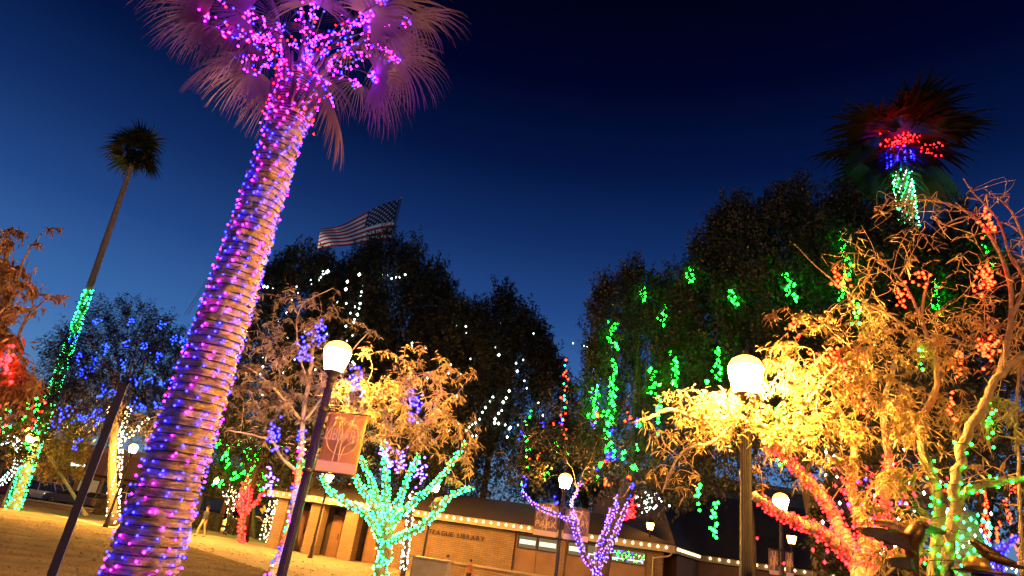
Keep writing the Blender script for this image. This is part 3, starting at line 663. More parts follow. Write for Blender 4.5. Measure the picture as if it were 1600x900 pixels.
# ------------------------------------------------------------------ ficus trees
FICUS = leafmat('ficus_leaf', (.012, .016, .006), (.030, .034, .012), .25, 1.2)
CROWNS = [crown_mesh('crown', 21 + i, (1 * 4.2, 4.2, 5.2), 3600, 25, FICUS, (.18, .085), slen=(.6, 1.3), spires=60) for i in range(3)]
ELL = []
def ficus(label, px_c, py_top, py_bot, halfw, Y, trunk_px=None, k=0, depth=1.0, r0=.28):
    top = at(px_c, py_top, Y); bot = at(px_c, py_bot, Y); rz = (top.z - bot.z) / 2 * .80; zc = top.z - rz * 1.22
    cx = (top.x + bot.x) / 2; cpt = Vector((cx, Y, zc)); e = at(px_c + halfw, (py_top + py_bot) / 2, Y); rx = abs(e.x - cpt.x) * .9
    tx = cx if trunk_px is None else at(trunk_px, 880, Y).x
    t = empty('ficus_tree', (tx, Y, 0), 0, label, 'tree', 'dark evergreen trees'); rng = np.random.default_rng(int(px_c))
    R = (rx, rx * depth, rz); limbs_to((tx, Y, 0), cpt, R, rng, r0, 8, mat('dark_bark', (.03, .022, .016), .9, (.06, .045, .03), 5, .6, 30), t)
    o = link('crown', CROWNS[k % 3], t); o['kind'] = 'stuff'; o.location = cpt - t.location; o.scale = (rx / 4.2, rx * depth / 4.2, rz / 5.2); o.rotation_euler = (0, 0, 0)
    o.rotation_euler = (0, 0, k * 1.7) if abs(depth - 1) < .01 else (0, 0, 0)
    ELL.append((cpt, R)); return t
ficus('dark evergreen tree directly right of the palm trunk with white lights', 450, 392, 830, 100, 43, None, 0)
ficus('dark evergreen tree in front of the flag with white light swags', 605, 378, 830, 112, 44, None, 1)
ficus('dark evergreen tree behind the library with two white light swags', 775, 468, 830, 118, 45, None, 2)
ficus('dark evergreen tree filling in between palm side tree and flag tree', 525, 425, 835, 90, 41, None, 2)
ficus('dark evergreen tree filling in right of the flag tree', 700, 475, 835, 95, 42, None, 0)
ficus('low dark evergreen tree under the sky gap behind lamp and banners', 880, 655, 830, 75, 50, None, 0)
ficus('left outermost tree of the tall dark group hung with green strands', 1010, 425, 845, 105, 25, 935, 1)
ficus('second tall tree of the right dark group, above the bright lamp', 1148, 348, 835, 130, 23.5, 1173, 2, r0=.17)
ficus('tallest dark tree behind the golden leaves right of the bright lamp', 1230, 312, 812, 130, 22, 1290, 0)
ficus('dark tree below the upper right palm behind bare twigs', 1360, 322, 770, 130, 21, 1370, 1)
ficus('rightmost dark tree behind the bare curling twigs', 1530, 365, 920, 150, 20, 1530, 2)

def on_crowns(px, py, default=24.0):
    r = ray(px, py); best = None
    for c_, R in ELL:
        A = Vector((r.x / R[0], r.y / R[1], r.z / R[2])); q = CAM - c_; B = Vector((q.x / R[0], q.y / R[1], q.z / R[2]))
        a = A.dot(A); b = 2 * A.dot(B); cc = B.dot(B) - 1.12; D = b * b - 4 * a * cc
        if D > 0:
            t = (-b - math.sqrt(D)) / (2 * a)
            if best is None or t < best: best = t
    return CAM + r * best if best else at(px, py, default)

def strand(name, label, group, polys, colr, n_per_px=.22, r=.05, jit=4.0, near=False, depth=None, two=None):
    """drop of bulbs following pixel polylines on the crowns"""
    wires = []; pts = {colr: []}
    if two: pts[two] = []
    for poly in polys:
        wv = []
        for (xa, ya), (xb, yb) in zip(poly[:-1], poly[1:]):
            L = math.hypot(xb - xa, yb - ya); n = max(2, int(L * n_per_px))
            for i in range(n):
                t = (i + random.uniform(-.3, .3)) / n; x = xa + (xb - xa) * t; y = ya + (yb - ya) * t
                f = (lambda a, b: at(a, b, depth)) if depth else on_crowns
                p = f(x + random.gauss(0, jit), y + random.gauss(0, jit * .5)); pts[colr if not two or random.random() < .7 else two].append(p); wv.append(p)
        if len(wv) > 1: wires.append(wv)
    return light_string(name, label, group, wires, pts, r, near, .008)
G = 'light strands hung in the dark trees'
greens = [('left edge of the right group, upper', [(955, 503), (957, 535), (966, 545)]), ('left edge of the right group, middle', [(960, 565), (957, 595), (955, 640)]),
          ('left edge of the right group, lower', [(948, 640), (950, 680), (946, 712)]), ('below the distant violet palm', [(931, 605), (930, 640), (927, 660)]),
          ('top left of the right group', [(1004, 448), (1006, 475)]), ('uppermost left beside sky', [(1079, 420), (1079, 445)]), ('middle of the left outer crown', [(1037, 478), (1036, 508)]),
          ('between crown centre and bright lamp', [(1050, 552), (1056, 580), (1058, 605)]), ('left of the bright lamp', [(1018, 575), (1021, 618)]), ('just upper left of the bright lamp', [(1144, 455), (1146, 478)]),
          ('straight above the bright lamp globe', [(1124, 543), (1123, 560), (1121, 595)]), ('in the tallest crown, tilted', [(1228, 428), (1236, 455), (1246, 470)]), ('top right, long vertical', [(1318, 360), (1317, 400), (1320, 410)]),
          ('beside the orange cluster, top right', [(1326, 415), (1318, 450), (1312, 470)]), ('far right, wide vertical', [(1461, 435), (1464, 475), (1466, 500)]), ('far right below top orange cluster', [(1533, 370), (1545, 395), (1556, 420)])]
for i, (wh, pl) in enumerate(greens):
    strand('hanging_lights', 'short strand of green bulbs, ' + wh, G, [pl], 'green', .48, .042, 3.4)
strand('hanging_lights', 'green bulb strand with red ends down the slim crown edge by the sky gap', G, [[(884, 565), (883, 600), (880, 640), (882, 690)]], 'orange', .2, .06, 3, depth=40, two='teal')
whites = [('swag of white bulbs across the tree before the flag', [[(597, 428), (612, 435), (626, 433), (643, 426)]]), ('loop of white bulbs on the tree right of the palm', [[(498, 437), (508, 428), (516, 420)], [(505, 425), (500, 430)]]),
          ('vertical line of white bulbs below the flag', [[(565, 430), (564, 455), (562, 480), (555, 498), (546, 510)]]), ('long left swag of white bulbs above the library', [[(771, 620), (760, 637), (748, 655), (733, 667), (722, 682)]]),
          ('long right swag of white bulbs above the library', [[(795, 612), (783, 640), (770, 660), (797, 665), (790, 690)]]), ('short white drop on the middle tree top', [[(727, 510), (728, 525)], [(777, 545), (781, 560)], [(806, 568), (810, 590)]])]
for lb, pls in whites: strand('swag_lights', lb, G, pls, 'white', .13, .075, 1.0)
sc = []
for i in range(70): sc.append(on_crowns(random.uniform(405, 560), random.uniform(430, 640)))
for i in range(28): sc.append(on_crowns(random.uniform(640, 850), random.uniform(500, 690)))
light_string('scattered_lights', 'tiny white bulbs scattered over the left dark trees', G, [], {'white': sc}, .055)
sets = {'green': [], 'orange': [], 'violet': []}
for i in range(46):
    x, y = random.uniform(815, 1010), random.uniform(640, 785); k = random.choice(['green', 'orange', 'green', 'orange', 'violet'])
    for _ in range(random.randint(2, 5)): sets[k].append(on_crowns(x + random.gauss(0, 2), y + random.gauss(0, 4), 30))
light_string('scattered_lights', 'small red and green bulb clusters above the paired banners', G, [], sets, .046)

# ------------------------------------------------------------------ near trees built limb by limb
LEAF_Y = leafmat('willow_leaf', (.22, .155, .06), (.38, .28, .12), .42, 4.0)
LEAF_P = leafmat('ash_leaf', (.20, .16, .10), (.30, .25, .16), .42, 4.0)
LEAF_O = leafmat('rust_leaf', (.17, .09, .03), (.26, .15, .05), .4, 3.0)
TWIG = mat('twig', (.22, .15, .09), .8, (.33, .24, .15), 8)
one = MB(); one._add([(0, 0, 0), (.3, .09, .015), (.3, -.09, .015), (.65, .075, -.04), (.65, -.075, -.04), (1, 0, -.2)], [(0, 2, 1), (1, 2, 4, 3), (3, 4, 5)])
LEAF_ONE = {}
def px_path(pts): return [at(x, y, Y) for x, y, Y in pts]
def wobble(path, amp, rng):
    return [p + Vector(rng.normal(size=3)) * (amp if 0 < i < len(path) - 1 else 0) for i, p in enumerate(path)]
class NearTree:
    def __init__(s, label, base, leafm, barkm, seed, group=None, name='street_tree'):
        s.rng = np.random.default_rng(seed); s.t = empty(name, base, 0, label, 'tree', group); s.leafm = leafm; s.barkm = barkm
        s.nodes = []; s.twig = MB(); s.P = []; s.D = []; s.L = []; s.seed = seed
    def limb(s, pts, r0, r1, name='limb', n=9, per=6):
        p = smooth_path(px_path(pts), per); k = len(p); rs = [r0 + (r1 - r0) * i / (k - 1) for i in range(k)]
        p = wobble(p, r1 * .35, s.rng); mb = MB(); mb.tube(p, rs, n); mb.build(name, s.barkm, s.t, True); s.nodes += list(zip(p, rs))[k // 4:]; return p, rs
    def twig_to(s, tip, r=.012, curl=.12, start=None):
        tip = Vector(tip)
        if start is None:
            cand = [q for q in s.nodes if q[0].z < tip.z + .35] or s.nodes
            start = min(cand, key=lambda q: (q[0] - tip).length + s.rng.uniform(0, .5))[0]
        d = tip - start; L = d.length; k = max(3, int(L / .22)); pts = [start]
        for i in range(1, k): pts.append(start + d * (i / k) + Vector(s.rng.normal(size=3)) * curl * min(L, 1.0) * .5 + Vector((0, 0, .18 * L * math.sin(math.pi * i / k))))
        pts.append(tip); q = smooth_path(pts, 3); s.twig.tube(q, [r * (1 - .7 * i / len(q)) for i in range(len(q))], 4, cap=False)
        s.nodes += [(p, r * .6) for p in q[len(q) // 2:]]
        return q
    def tuft(s, p, n, ln, fall=.5, sp=.1):
        """bundle of lance leaves radiating and drooping from a twig end"""
        for _ in range(n):
            d = Vector(s.rng.normal(size=3)); d.z = d.z * .55 - fall; s.P.append(tuple(Vector(p) + Vector(s.rng.normal(size=3)) * sp)); s.D.append(tuple(d.normalized())); s.L.append(ln * s.rng.uniform(.7, 1.25))
    def spray(s, q, n, ln, fall=.35):
        """feathered leaves along a twig"""
        k = len(q)
        for i in range(n):
            j = int(s.rng.uniform(.25, 1) * (k - 1)); p = q[j]; t = (q[min(j + 1, k - 1)] - q[max(j - 1, 0)]).normalized(); u = t.cross(Vector((0, 0, 1)));
            u = u.normalized() if u.length > .05 else Vector((1, 0, 0)); d = t * .5 + u * s.rng.choice([-1, 1]) * s.rng.uniform(.5, 1) + Vector((0, 0, -fall)) + Vector(s.rng.normal(size=3)) * .2
            s.P.append(tuple(p)); s.D.append(tuple(d.normalized())); s.L.append(ln * s.rng.uniform(.7, 1.2))
    def done(s, singles=0, focus=None, wid=.22):
        if s.twig.v: s.twig.build('twigs', TWIG, s.t, True)['kind'] = 'stuff'
        P = np.array(s.P); D = np.array(s.D); L = np.array(s.L)
        keep = np.ones(len(P), bool)
        if singles and len(P):
            fp_ = np.array(focus if focus is not None else tuple(CAM)); idx = np.argsort(np.linalg.norm(P - fp_, axis=1))[:singles]; keep[idx] = False
            key = s.leafm.name
            if key not in LEAF_ONE: LEAF_ONE[key] = one.mesh('leaf', s.leafm)
            for i in idx:
                o = link('leaf', LEAF_ONE[key], s.t); d = Vector(D[i]); m = d.to_track_quat('X', 'Z').to_matrix().to_4x4() @ Matrix.Rotation(s.rng.uniform(-1, 1), 4, 'X')
                o.matrix_basis = Matrix.Translation(Vector(P[i]) - s.t.location) @ m @ Matrix.Diagonal((L[i], L[i] * wid * 5.2, L[i], 1))
        if keep.any(): leaf_cloud('foliage', P[keep], D[keep], L[keep], L[keep] * wid, s.leafm, .28, s.t, s.rng)

# --- golden tree round the bright lamp, trunk wrapped in red bulbs
gt_ = NearTree('golden leaved tree round the bright lamp with red wrapped branches', at(1352, 905, 8.6).xy.to_3d(), LEAF_Y, PALEBARK, 31)
bs = at(1352, 905, 8.6); red_w = []; red_b = []
mb = MB(); mb.tube(smooth_path([(bs.x + .05, 8.6, 0), (bs.x + .02, 8.6, 1.0), tuple(at(1345, 885, 8.6))], 5), [.16, .15, .15, .14, .14, .14, .14, .14, .13, .13, .13][:11], 10); mb.build('trunk', PALEBARK, gt_.t, True)
for pts, r0, r1 in (([(1345, 890, 8.6), (1310, 850, 8.6), (1275, 828, 8.5), (1238, 811, 8.4), (1202, 793, 8.2), (1178, 772, 8.0)], .095, .05),
                    ([(1345, 890, 8.6), (1325, 845, 8.8), (1300, 800, 8.9), (1268, 755, 8.8), (1225, 715, 8.6), (1195, 690, 8.2)], .095, .045),
                    ([(1350, 890, 8.6), (1352, 830, 8.9), (1330, 770, 9.0), (1335, 700, 8.9), (1300, 620, 8.6)], .09, .03),
                    ([(1355, 890, 8.6), (1375, 820, 9.0), (1390, 740, 9.2), (1380, 640, 9.2), (1400, 560, 9.0)], .08, .03)):
    p, rs = gt_.limb(pts, r0, r1); k = int(len(p) * (.98 if pts[-1][1] > 680 else .62)); a, b = wrap(p[:k], rs[:k], .06, .06, .01); red_w.append(a); red_b += b
light_string('branch_lights', 'red bulbs wrapped tightly round the golden tree by the bright lamp', 'bulbs wrapped on branches', red_w, {'red': red_b}, .0125, True, .004, loc=bs)
# the pale branch that reaches left past the lamp
gt_.limb([(1225, 715, 8.6), (1200, 672, 8.0), (1150, 655, 7.6), (1095, 655, 7.5), (1048, 640, 7.4), (1015, 652, 7.3), (985, 661, 7.2)], .05, .014)
gt_.limb([(1150, 655, 7.6), (1115, 690, 7.4), (1075, 700, 7.2), (1050, 730, 7.1), (1035, 770, 7.0)], .022, .008)
gt_.limb([(1150, 655, 7.6), (1120, 630, 7.3), (1085, 632, 7.2), (1070, 612, 7.2)], .022, .008)
gt_.limb([(1225, 715, 8.6), (1250, 650, 8.0), (1290, 590, 7.6), (1340, 540, 7.5)], .035, .012)
rg = gt_.rng
for x, y in [(1045, 612), (1060, 625), (1010, 690), (1030, 705), (1062, 690), (1040, 735), (1070, 720), (1085, 745), (1050, 755), (1100, 700), (1090, 640), (1120, 620), (1075, 770), (1020, 745), (1108, 665), (1000, 660)]:
    q = gt_.twig_to(at(x, y, 7.3 + rg.uniform(-.4, .5)), .009, .22)
    for _ in range(2): gt_.tuft(q[-1 - int(rg.integers(0, 3))], 9, .10, .45, .03)
for i in range(60):                                                        # dense blaze close to the lamp
    x, y = rg.normal(1125, 38), rg.normal(660, 22); q = gt_.twig_to(at(x, y, 7.4 + rg.uniform(-.5, .8)), .007, .2); gt_.tuft(q[-1], 22, .09, .4, .06)
for i in range(175):
    x, y = rg.uniform(1175, 1440), rg.uniform(545, 850)
    lim = 735 + (x - 1180) * .12 if x < 1330 else 800
    if y > lim + 25 * rg.uniform(-1, 1) or math.hypot(x - 1220, y - 787) < 40: continue
    q = gt_.twig_to(at(x, y, 7.6 + rg.uniform(-.9, 1.6)), .008, .18); gt_.spray(q, 52, .088, .4); gt_.tuft(q[-1], 18, .092, .6, .05)
gt_.done(300, tuple(at(1165, 640, 7.0)), .18)

# --- bare twiggy tree at the right edge, green bulbs on its lower limbs
bs = at(1470, 905, 6.6)
wt = NearTree('twiggy tree at right edge with pale trunks and green wrapped lower limbs', bs.xy.to_3d(), LEAF_Y, mat('tan_bark', (.13, .095, .06), .85, (.24, .18, .12), 9, .6, 45), 37)
A_, ra = wt.limb([(1478, 1130, 6.35), (1478, 905, 6.35), (1486, 830, 6.4), (1492, 760, 6.4), (1508, 690, 6.4), (1540, 625, 6.4), (1562, 585, 6.4), (1612, 548, 6.4)], .062, .036, 'trunk')
B_, rb_ = wt.limb([(1462, 1120, 6.8), (1460, 905, 6.8), (1466, 820, 6.9), (1464, 765, 7.0), (1442, 705, 7.0), (1440, 655, 7.1), (1462, 612, 7.1), (1462, 560, 7.0), (1440, 500, 7.0), (1450, 440, 7.0)], .075, .014, 'trunk')
C_, rc = wt.limb([(1490, 800, 6.5), (1512, 770, 6.4), (1545, 755, 6.3), (1575, 748, 6.2), (1620, 752, 6.1)], .04, .03)
wt.limb([(1562, 585, 6.4), (1580, 500, 6.6), (1575, 430, 6.8), (1545, 365, 7.0), (1500, 325, 7.2), (1440, 312, 7.4), (1395, 318, 7.5)], .035, .008)
wt.limb([(1580, 500, 6.6), (1600, 440, 6.6), (1578, 400, 6.8), (1560, 345, 7.0), (1520, 300, 7.0), (1505, 278, 7.0)], .022, .006)
wt.limb([(1612, 548, 6.4), (1640, 480, 6.4), (1610, 400, 6.6), (1580, 330, 6.7), (1545, 300, 6.8)], .03, .006)
wt.limb([(1462, 560, 7.0), (1400, 500, 7.2), (1330, 460, 7.3), (1280, 420, 7.4), (1240, 380, 7.4)], .022, .006)
wt.limb([(1440, 500, 7.0), (1410, 440, 7.1), (1360, 400, 7.3), (1310, 395, 7.3)], .018, .006)
wt.limb([(1597, 905, 7.4), (1592, 740, 7.4), (1588, 640, 7.4), (1596, 560, 7.4)], .022, .014)
rg = wt.rng
for i in range(230):
    x, y = rg.uniform(1280, 1610), rg.uniform(295, 560)
    if y < 300 + max(0, 1420 - x) * .55: continue
    q = wt.twig_to(at(x, y, 7.0 + rg.uniform(-.6, .9)), .0065, .42)
    if rg.uniform() < .35: wt.tuft(q[-1], 5, .11, .4, .03)
for i in range(240):
    x, y = rg.uniform(1190, 1600), rg.uniform(455, 700)
    if y < 470 + abs(x - 1330) * .12: continue
    q = wt.twig_to(at(x, y, 7.4 + rg.uniform(-.7, 1.4)), .006, .25); wt.spray(q, 32, .085, .4); wt.tuft(q[-1], 10, .085, .6, .05)
for i in range(46):
    x, y = rg.uniform(1380, 1600), rg.uniform(640, 800); q = wt.twig_to(at(x, y, 7.4 + rg.uniform(-.6, 1.0)), .006, .3); wt.spray(q, 5, .15)
for i in range(34):
    x, y = rg.uniform(1345, 1450), rg.uniform(760, 900); q = wt.twig_to(at(x, y, 6.9 + rg.uniform(-.3, .5)), .005, .2); wt.spray(q, 12, .15, .3)
wt.done(220, tuple(at(1400, 700, 5.5)), .18)
gw = []; gb_ = []
for p, r in ((A_[6:26], ra[6:26]), (B_[6:24], rb_[6:24]), (C_, rc)):
    a, b = wrap(p, r, .16, .16, .008); gw.append(a); gb_ += b
light_string('branch_lights', 'large green bulbs on the pale trunks at the right edge', 'bulbs wrapped on branches', gw, {'green': gb_}, .016, True, .004, loc=bs)
def cluster(px, py, Y, n, sx_, sy_, colr, label, r=.02):
    pts = [at(px + random.gauss(0, sx_), py + random.gauss(0, sy_), Y + random.gauss(0, .06)) for _ in range(n)]
    cc = at(px, py, Y); return light_string('light_cluster', label, 'bundles of bulbs in trees', [sorted(pts, key=lambda p: p.z)], {colr: pts}, r, True, .003, loc=cc)
OC = [(1541, 350, 24, 9, 9, 'topmost orange bulb bundle among bare twigs at right'), (1541, 435, 36, 8, 14, 'large oval orange bulb bundle at the right edge below the topmost one'), (1543, 545, 34, 9, 14, 'orange bulb bundle above the bend of the pale trunk'),
      (1315, 437, 22, 7, 7, 'orange bulb bundle on the green strand left of centre twigs'), (1411, 466, 20, 7, 11, 'orange bulb bundle just below the upper right palm'), (1437, 440, 12, 7, 10, 'sparse orange bulbs just right of the centre bundle'),
      (1239, 508, 12, 5, 8, 'small orange bulb bundle at left among brown leaves'), (1292, 555, 18, 10, 6, 'flat orange bulb bundle above the golden leaves'), (1320, 590, 20, 6, 15, 'tall orange bulb bundle inside the golden leaves'),
      (1351, 632, 14, 6, 10, 'orange bulbs in the golden leaves near centre'), (1488, 632, 12, 6, 12, 'sparse red orange bulbs between two pale trunks'), (1497, 566, 9, 4, 10, 'few red orange bulbs left of the trunk bend')]
for x, y, n, a, b, lb in OC: cluster(x, y, 6.9, n, a, b, 'orange', lb, .0165)
for (x, y, n, a, b, lb) in [(1440, 560, 7, 3, 18, 'few green bulbs in line above the middle pale trunk'), (1547, 660, 16, 5, 24, 'vertical green bulb strand right of the tall pale trunk'), (1340, 490, 10, 5, 14, 'green bulbs in brown twigs near the left orange bundle'), (1222, 690, 8, 12, 40, 'few green bulbs in the blazing leaves by the lamp')]:
    cluster(x, y, 7.1, n, a, b, 'green', lb, .016)
for (x, y, n, b, lb) in [(1116, 812, 20, 20, 'lowest green bulb drop left of the bright lamp pole'), (1029, 640, 12, 16, 'green bulb drop under the reaching pale branch'), (1092, 770, 9, 16, 'green bulb drop below the leaf bundles left of the pole'), (1104, 610, 6, 10, 'green bulbs just left of the lamp globe')]:
    cluster(x, y, 11, n, 2.5, b, 'green', lb, .026)

# --- ash-like tree behind the banner lamp, multicoloured bulbs on its trunk
bs = at(424, 905, 13.0)
at_ = NearTree('pale leaved tree behind the banner lamp with many coloured trunk lights', bs.xy.to_3d(), LEAF_P, PALEBARK, 41)
T_, rt_ = at_.limb([(408, 960, 13.0), (422, 900, 13.0), (450, 840, 13.0), (462, 765, 13.0), (470, 710, 13.0), (473, 660, 13.0), (482, 600, 13.1), (490, 540, 13.2)], .085, .035, 'trunk')
at_.limb([(462, 735, 13.0), (440, 715, 12.7), (425, 690, 12.5), (395, 680, 12.3), (355, 672, 12.1)], .035, .012)
at_.limb([(473, 660, 13.0), (440, 620, 12.8), (410, 590, 12.7), (380, 570, 12.5)], .03, .01)
at_.limb([(473, 660, 13.0), (505, 620, 12.9), (540, 560, 12.9), (575, 520, 12.8)], .03, .01)
at_.limb([(482, 600, 13.1), (465, 540, 13.2), (470, 480, 13.3), (520, 450, 13.3)], .02, .008)
rg = at_.rng
for i in range(250):
    x, y = rg.normal(450, 62), rg.normal(590, 68)
    if not (335 < x < 600 and 440 < y < 730): continue
    q = at_.twig_to(at(x, y, 12.8 + rg.uniform(-.9, 1.0)), .006, .2); at_.spray(q, 20, .12, .3); at_.tuft(q[-1], 7, .12, .3, .04)
for x, y in [(228, 660), (245, 655), (235, 675), (250, 640), (220, 648)]:
    q = at_.twig_to(at(x, y, 12.3 + rg.uniform(-.3, .3)), .006, .05); at_.spray(q[-6:], 12, .16, .3); at_.tuft(q[-1], 8, .16, .3, .04)
at_.done(0, None, .2)
wv, bl = wrap(T_[:30], rt_[:30], .11, .12, .01); cs = ['violet', 'red', 'orange', 'teal', 'pink', 'warm', 'blue']; sets = {}
for i, p in enumerate(bl): sets.setdefault(cs[(i // 5) % 7], []).append(p)
light_string('trunk_lights', 'many coloured bulbs spiralling up the thin trunk behind the banner lamp', 'bulbs wrapped on branches', [wv], sets, .02, True, .004, loc=bs)

# --- vase shaped tree wrapped in green bulbs
bs = at(598, 905, 12.5)
vt = NearTree('vase shaped tree wrapped in bright green bulbs before the library', bs.xy.to_3d(), LEAF_Y, BARK, 43)
gw = []; gbl = []
VB = [([(592, 985, 12.5), (597, 905, 12.5), (601, 850, 12.5), (602, 815, 12.5)], .15, .13, 'trunk'), ([(598, 845, 12.5), (570, 802, 12.4), (540, 785, 12.2), (515, 765, 12.0), (502, 738, 11.9)], .075, .035, 'limb'),
      ([(600, 830, 12.5), (580, 785, 12.3), (560, 755, 12.1), (542, 730, 11.9)], .08, .035, 'limb'), ([(600, 820, 12.5), (590, 780, 12.6), (575, 740, 12.7), (562, 712, 12.8)], .075, .03, 'limb'), ([(602, 815, 12.5), (604, 770, 12.6), (602, 720, 12.7), (598, 680, 12.7)], .085, .03, 'limb'),
      ([(604, 815, 12.5), (622, 785, 12.4), (638, 745, 12.2), (655, 710, 12.0)], .07, .03, 'limb'), ([(604, 825, 12.5), (640, 790, 12.7), (680, 755, 12.9), (712, 715, 13.0), (730, 690, 13.0)], .07, .025, 'limb'), ([(604, 850, 12.5), (640, 832, 12.3), (675, 808, 12.1), (705, 775, 12.0), (738, 760, 11.9)], .07, .03, 'limb')]
for pts, r0, r1, nm in VB:
    p, rs = vt.limb(pts, r0 * .75, r1 * .75, nm); a, b = wrap(p, rs, .062, .07, .012); gw.append(a); gbl += b
rg = vt.rng
for i in range(230):
    x, y = rg.normal(620, 62), rg.normal(640, 48)
    if not (505 < x < 750 and 540 < y < 740): continue
    q = vt.twig_to(at(x, y, 11.0 + rg.uniform(-1.8, 1.4)), .007, .2); vt.spray(q, 22, .10, .3); vt.tuft(q[-1], 12, .10, .4, .04)
for x, y in [(690, 610), (715, 625), (740, 690), (725, 715), (700, 745), (735, 735), (680, 785), (690, 640)]:
    q = vt.twig_to(at(x, y, 11.5 + rg.uniform(-.5, .5)), .008, .12); vt.spray(q, 18, .15, .4); vt.tuft(q[-1], 10, .15, .5, .05)
vt.done(200, tuple(at(600, 640, 9.0)), .2)
light_string('branch_lights', 'dense bright green bulbs covering the vase shaped tree', 'bulbs wrapped on branches', gw, {'teal': gbl}, .0165, True, .004, loc=bs)
BC = [(428, 680, 11, 'blue violet bulb bundle left of the banner lamp pole'), (498, 520, 11, 'blue bulb bundle just above the banner lamp globe'), (476, 548, 11, 'blue bulb bundle left of the banner lamp globe'), (556, 590, 10.8, 'violet bulb bundle right of the banner lamp globe'),
      (650, 632, 11, 'blue bulb bundle at right of the golden leaves'), (627, 722, 11.6, 'blue bulb bundle over the green wrapped limbs'), (657, 730, 11.6, 'blue bulb bundle right of the green wrapped limbs'), (604, 712, 11.5, 'pale blue bulb bundle above the green trunk'), (423, 750, 20, 'bright blue bulb bundle above the far library corner')]
for x, y, Y, lb in BC: cluster(x, y, Y, 26, 6, 12, 'violet' if Y < 11.2 else 'purple', lb, .02 if Y < 15 else .034)

# --- purple wrapped tree before the library windows
bs = at(932, 905, 20.5)
pt2 = NearTree('forked tree wrapped in violet bulbs before the library windows', bs.xy.to_3d(), FICUS, BARK, 47)
gw = []; gbl = []
for pts, r0, r1, nm in [([(928, 1000, 20.5), (932, 905, 20.5), (934, 880, 20.5)], .16, .14, 'trunk'), ([(932, 895, 20.5), (915, 870, 20.3), (903, 845, 20.2), (900, 815, 20.1)], .12, .08, 'limb'), ([(934, 885, 20.5), (935, 855, 20.5), (948, 825, 20.6), (955, 795, 20.7)], .11, .06, 'limb'),
                        ([(936, 885, 20.5), (955, 850, 20.4), (968, 815, 20.3), (980, 785, 20.2)], .11, .06, 'limb'), ([(952, 815, 20.6), (962, 795, 20.7), (963, 775, 20.8)], .06, .04, 'limb'), ([(900, 815, 20.1), (860, 800, 20), (835, 788, 20), (815, 768, 20)], .05, .03, 'limb'), ([(900, 815, 20.1), (893, 790, 21.6), (900, 770, 22.0), (906, 755, 22.2)], .05, .03, 'limb')]:
    p, rs = pt2.limb(pts, r0 * .75, r1 * .75, nm); a, b = wrap(p, rs, .095, .1, .015); gw.append(a); gbl += b
rg = pt2.rng
for i in range(170):
    x, y = rg.normal(890, 50), rg.normal(700, 42)
    if y > 770 or math.hypot(x - 883, y - 752) < 34: continue
    q = pt2.twig_to(at(x, y, 22.2 + rg.uniform(-.9, 1.5)), .01, .15); pt2.spray(q, 10, .14, .1); pt2.tuft(q[-1], 16, .14, .1, .16)
pt2.done(0, None, .4)
light_string('branch_lights', 'violet bulbs wrapped round the forked tree before the windows', 'bulbs wrapped on branches', gw, {'purple': gbl}, .018, False, .006, loc=bs)

# ------------------------------------------------------------------ other trees
FEATHER = leafmat('feathery_leaf', (.005, .007, .006), (.011, .014, .010), .25, 1.0)
def crown_tree(name, label, base, c, R, seed, nsprig, per, m, leaf, r0, barkm=BARK, group=None, trunk=True, **kw):
    t = empty(name, base, 0, label, 'tree', group); rng = np.random.default_rng(seed)
    if trunk: limbs_to(base, c, R, rng, r0, 7, barkm, t)
    o = link('crown', crown_mesh('crown', seed, R, nsprig, per, m, leaf, **kw), t); o['kind'] = 'stuff'; o.location = Vector(c) - t.location; return t
# dark feathery tree hung with blue flakes, white bulbs on its trunk
tb = gnd(176, 822); tc_ = at(198, 588, tb.y); e = at(300, 588, tb.y); Rr = (abs(e.x - tc_.x) * .95, abs(e.x - tc_.x) * .95, 3.2)
crown_tree('feathery_tree', 'dark feathery tree with blue lights between the tall palm and big palm', tb, tc_, Rr, 61, 1500, 30, FEATHER, (.22, .05), .26, up=.1, outw=.9, slen=(.8, 1.7), inner=.3, spread=.16, droop=.3)
tp_ = [Vector(tb).lerp(tc_ - Vector((0, 0, 1.2)), i / 20) for i in range(21)]
wv, bl = wrap(tp_[:13], .27, .24, .2, .03)
light_string('trunk_lights', 'warm white bulbs on the dark trunk left of the big palm', 'bulbs wrapped on branches', [wv], {'warm': bl}, .045, loc=tb)
bw = []; wires = []
for d in ((-1.2, 0, 2.0), (.2, -.5, 2.2), (1.3, 0, 1.8)):
    q = [tp_[12] + Vector(d) * (i / 14) for i in range(15)]; a, b = wrap(q, .1, .2, .2, .02); wires.append(a); bw += b
light_string('branch_lights', 'warm white bulbs on the forks above the white-lit dark trunk', 'bulbs wrapped on branches', wires, {'warm': bw}, .045, loc=tp_[12])
FL = [(115, 528), (125, 560), (147, 560), (150, 505), (130, 580), (196, 536), (165, 545), (225, 540), (252, 508), (272, 530), (287, 530), (292, 542), (246, 555), (195, 570), (130, 580), (148, 578), (213, 597), (233, 593), (254, 598), (160, 612), (178, 614), (211, 634), (222, 634), (243, 634), (107, 640), (120, 655), (131, 654), (155, 660), (82, 666), (117, 692), (150, 645), (280, 575), (205, 500), (95, 650)]
bf = []
for x, y in FL:
    q = at(x, y, tb.y - Rr[1] * .85 + random.uniform(-.5, .5))
    for _ in range(9): bf.append(q + Vector((random.gauss(0, .13), random.gauss(0, .1), random.gauss(0, .15))))
light_string('flake_lights', 'blue flake shaped lights all over the dark feathery tree', 'bundles of bulbs in trees', [], {'blue': bf}, .036, loc=tc_)
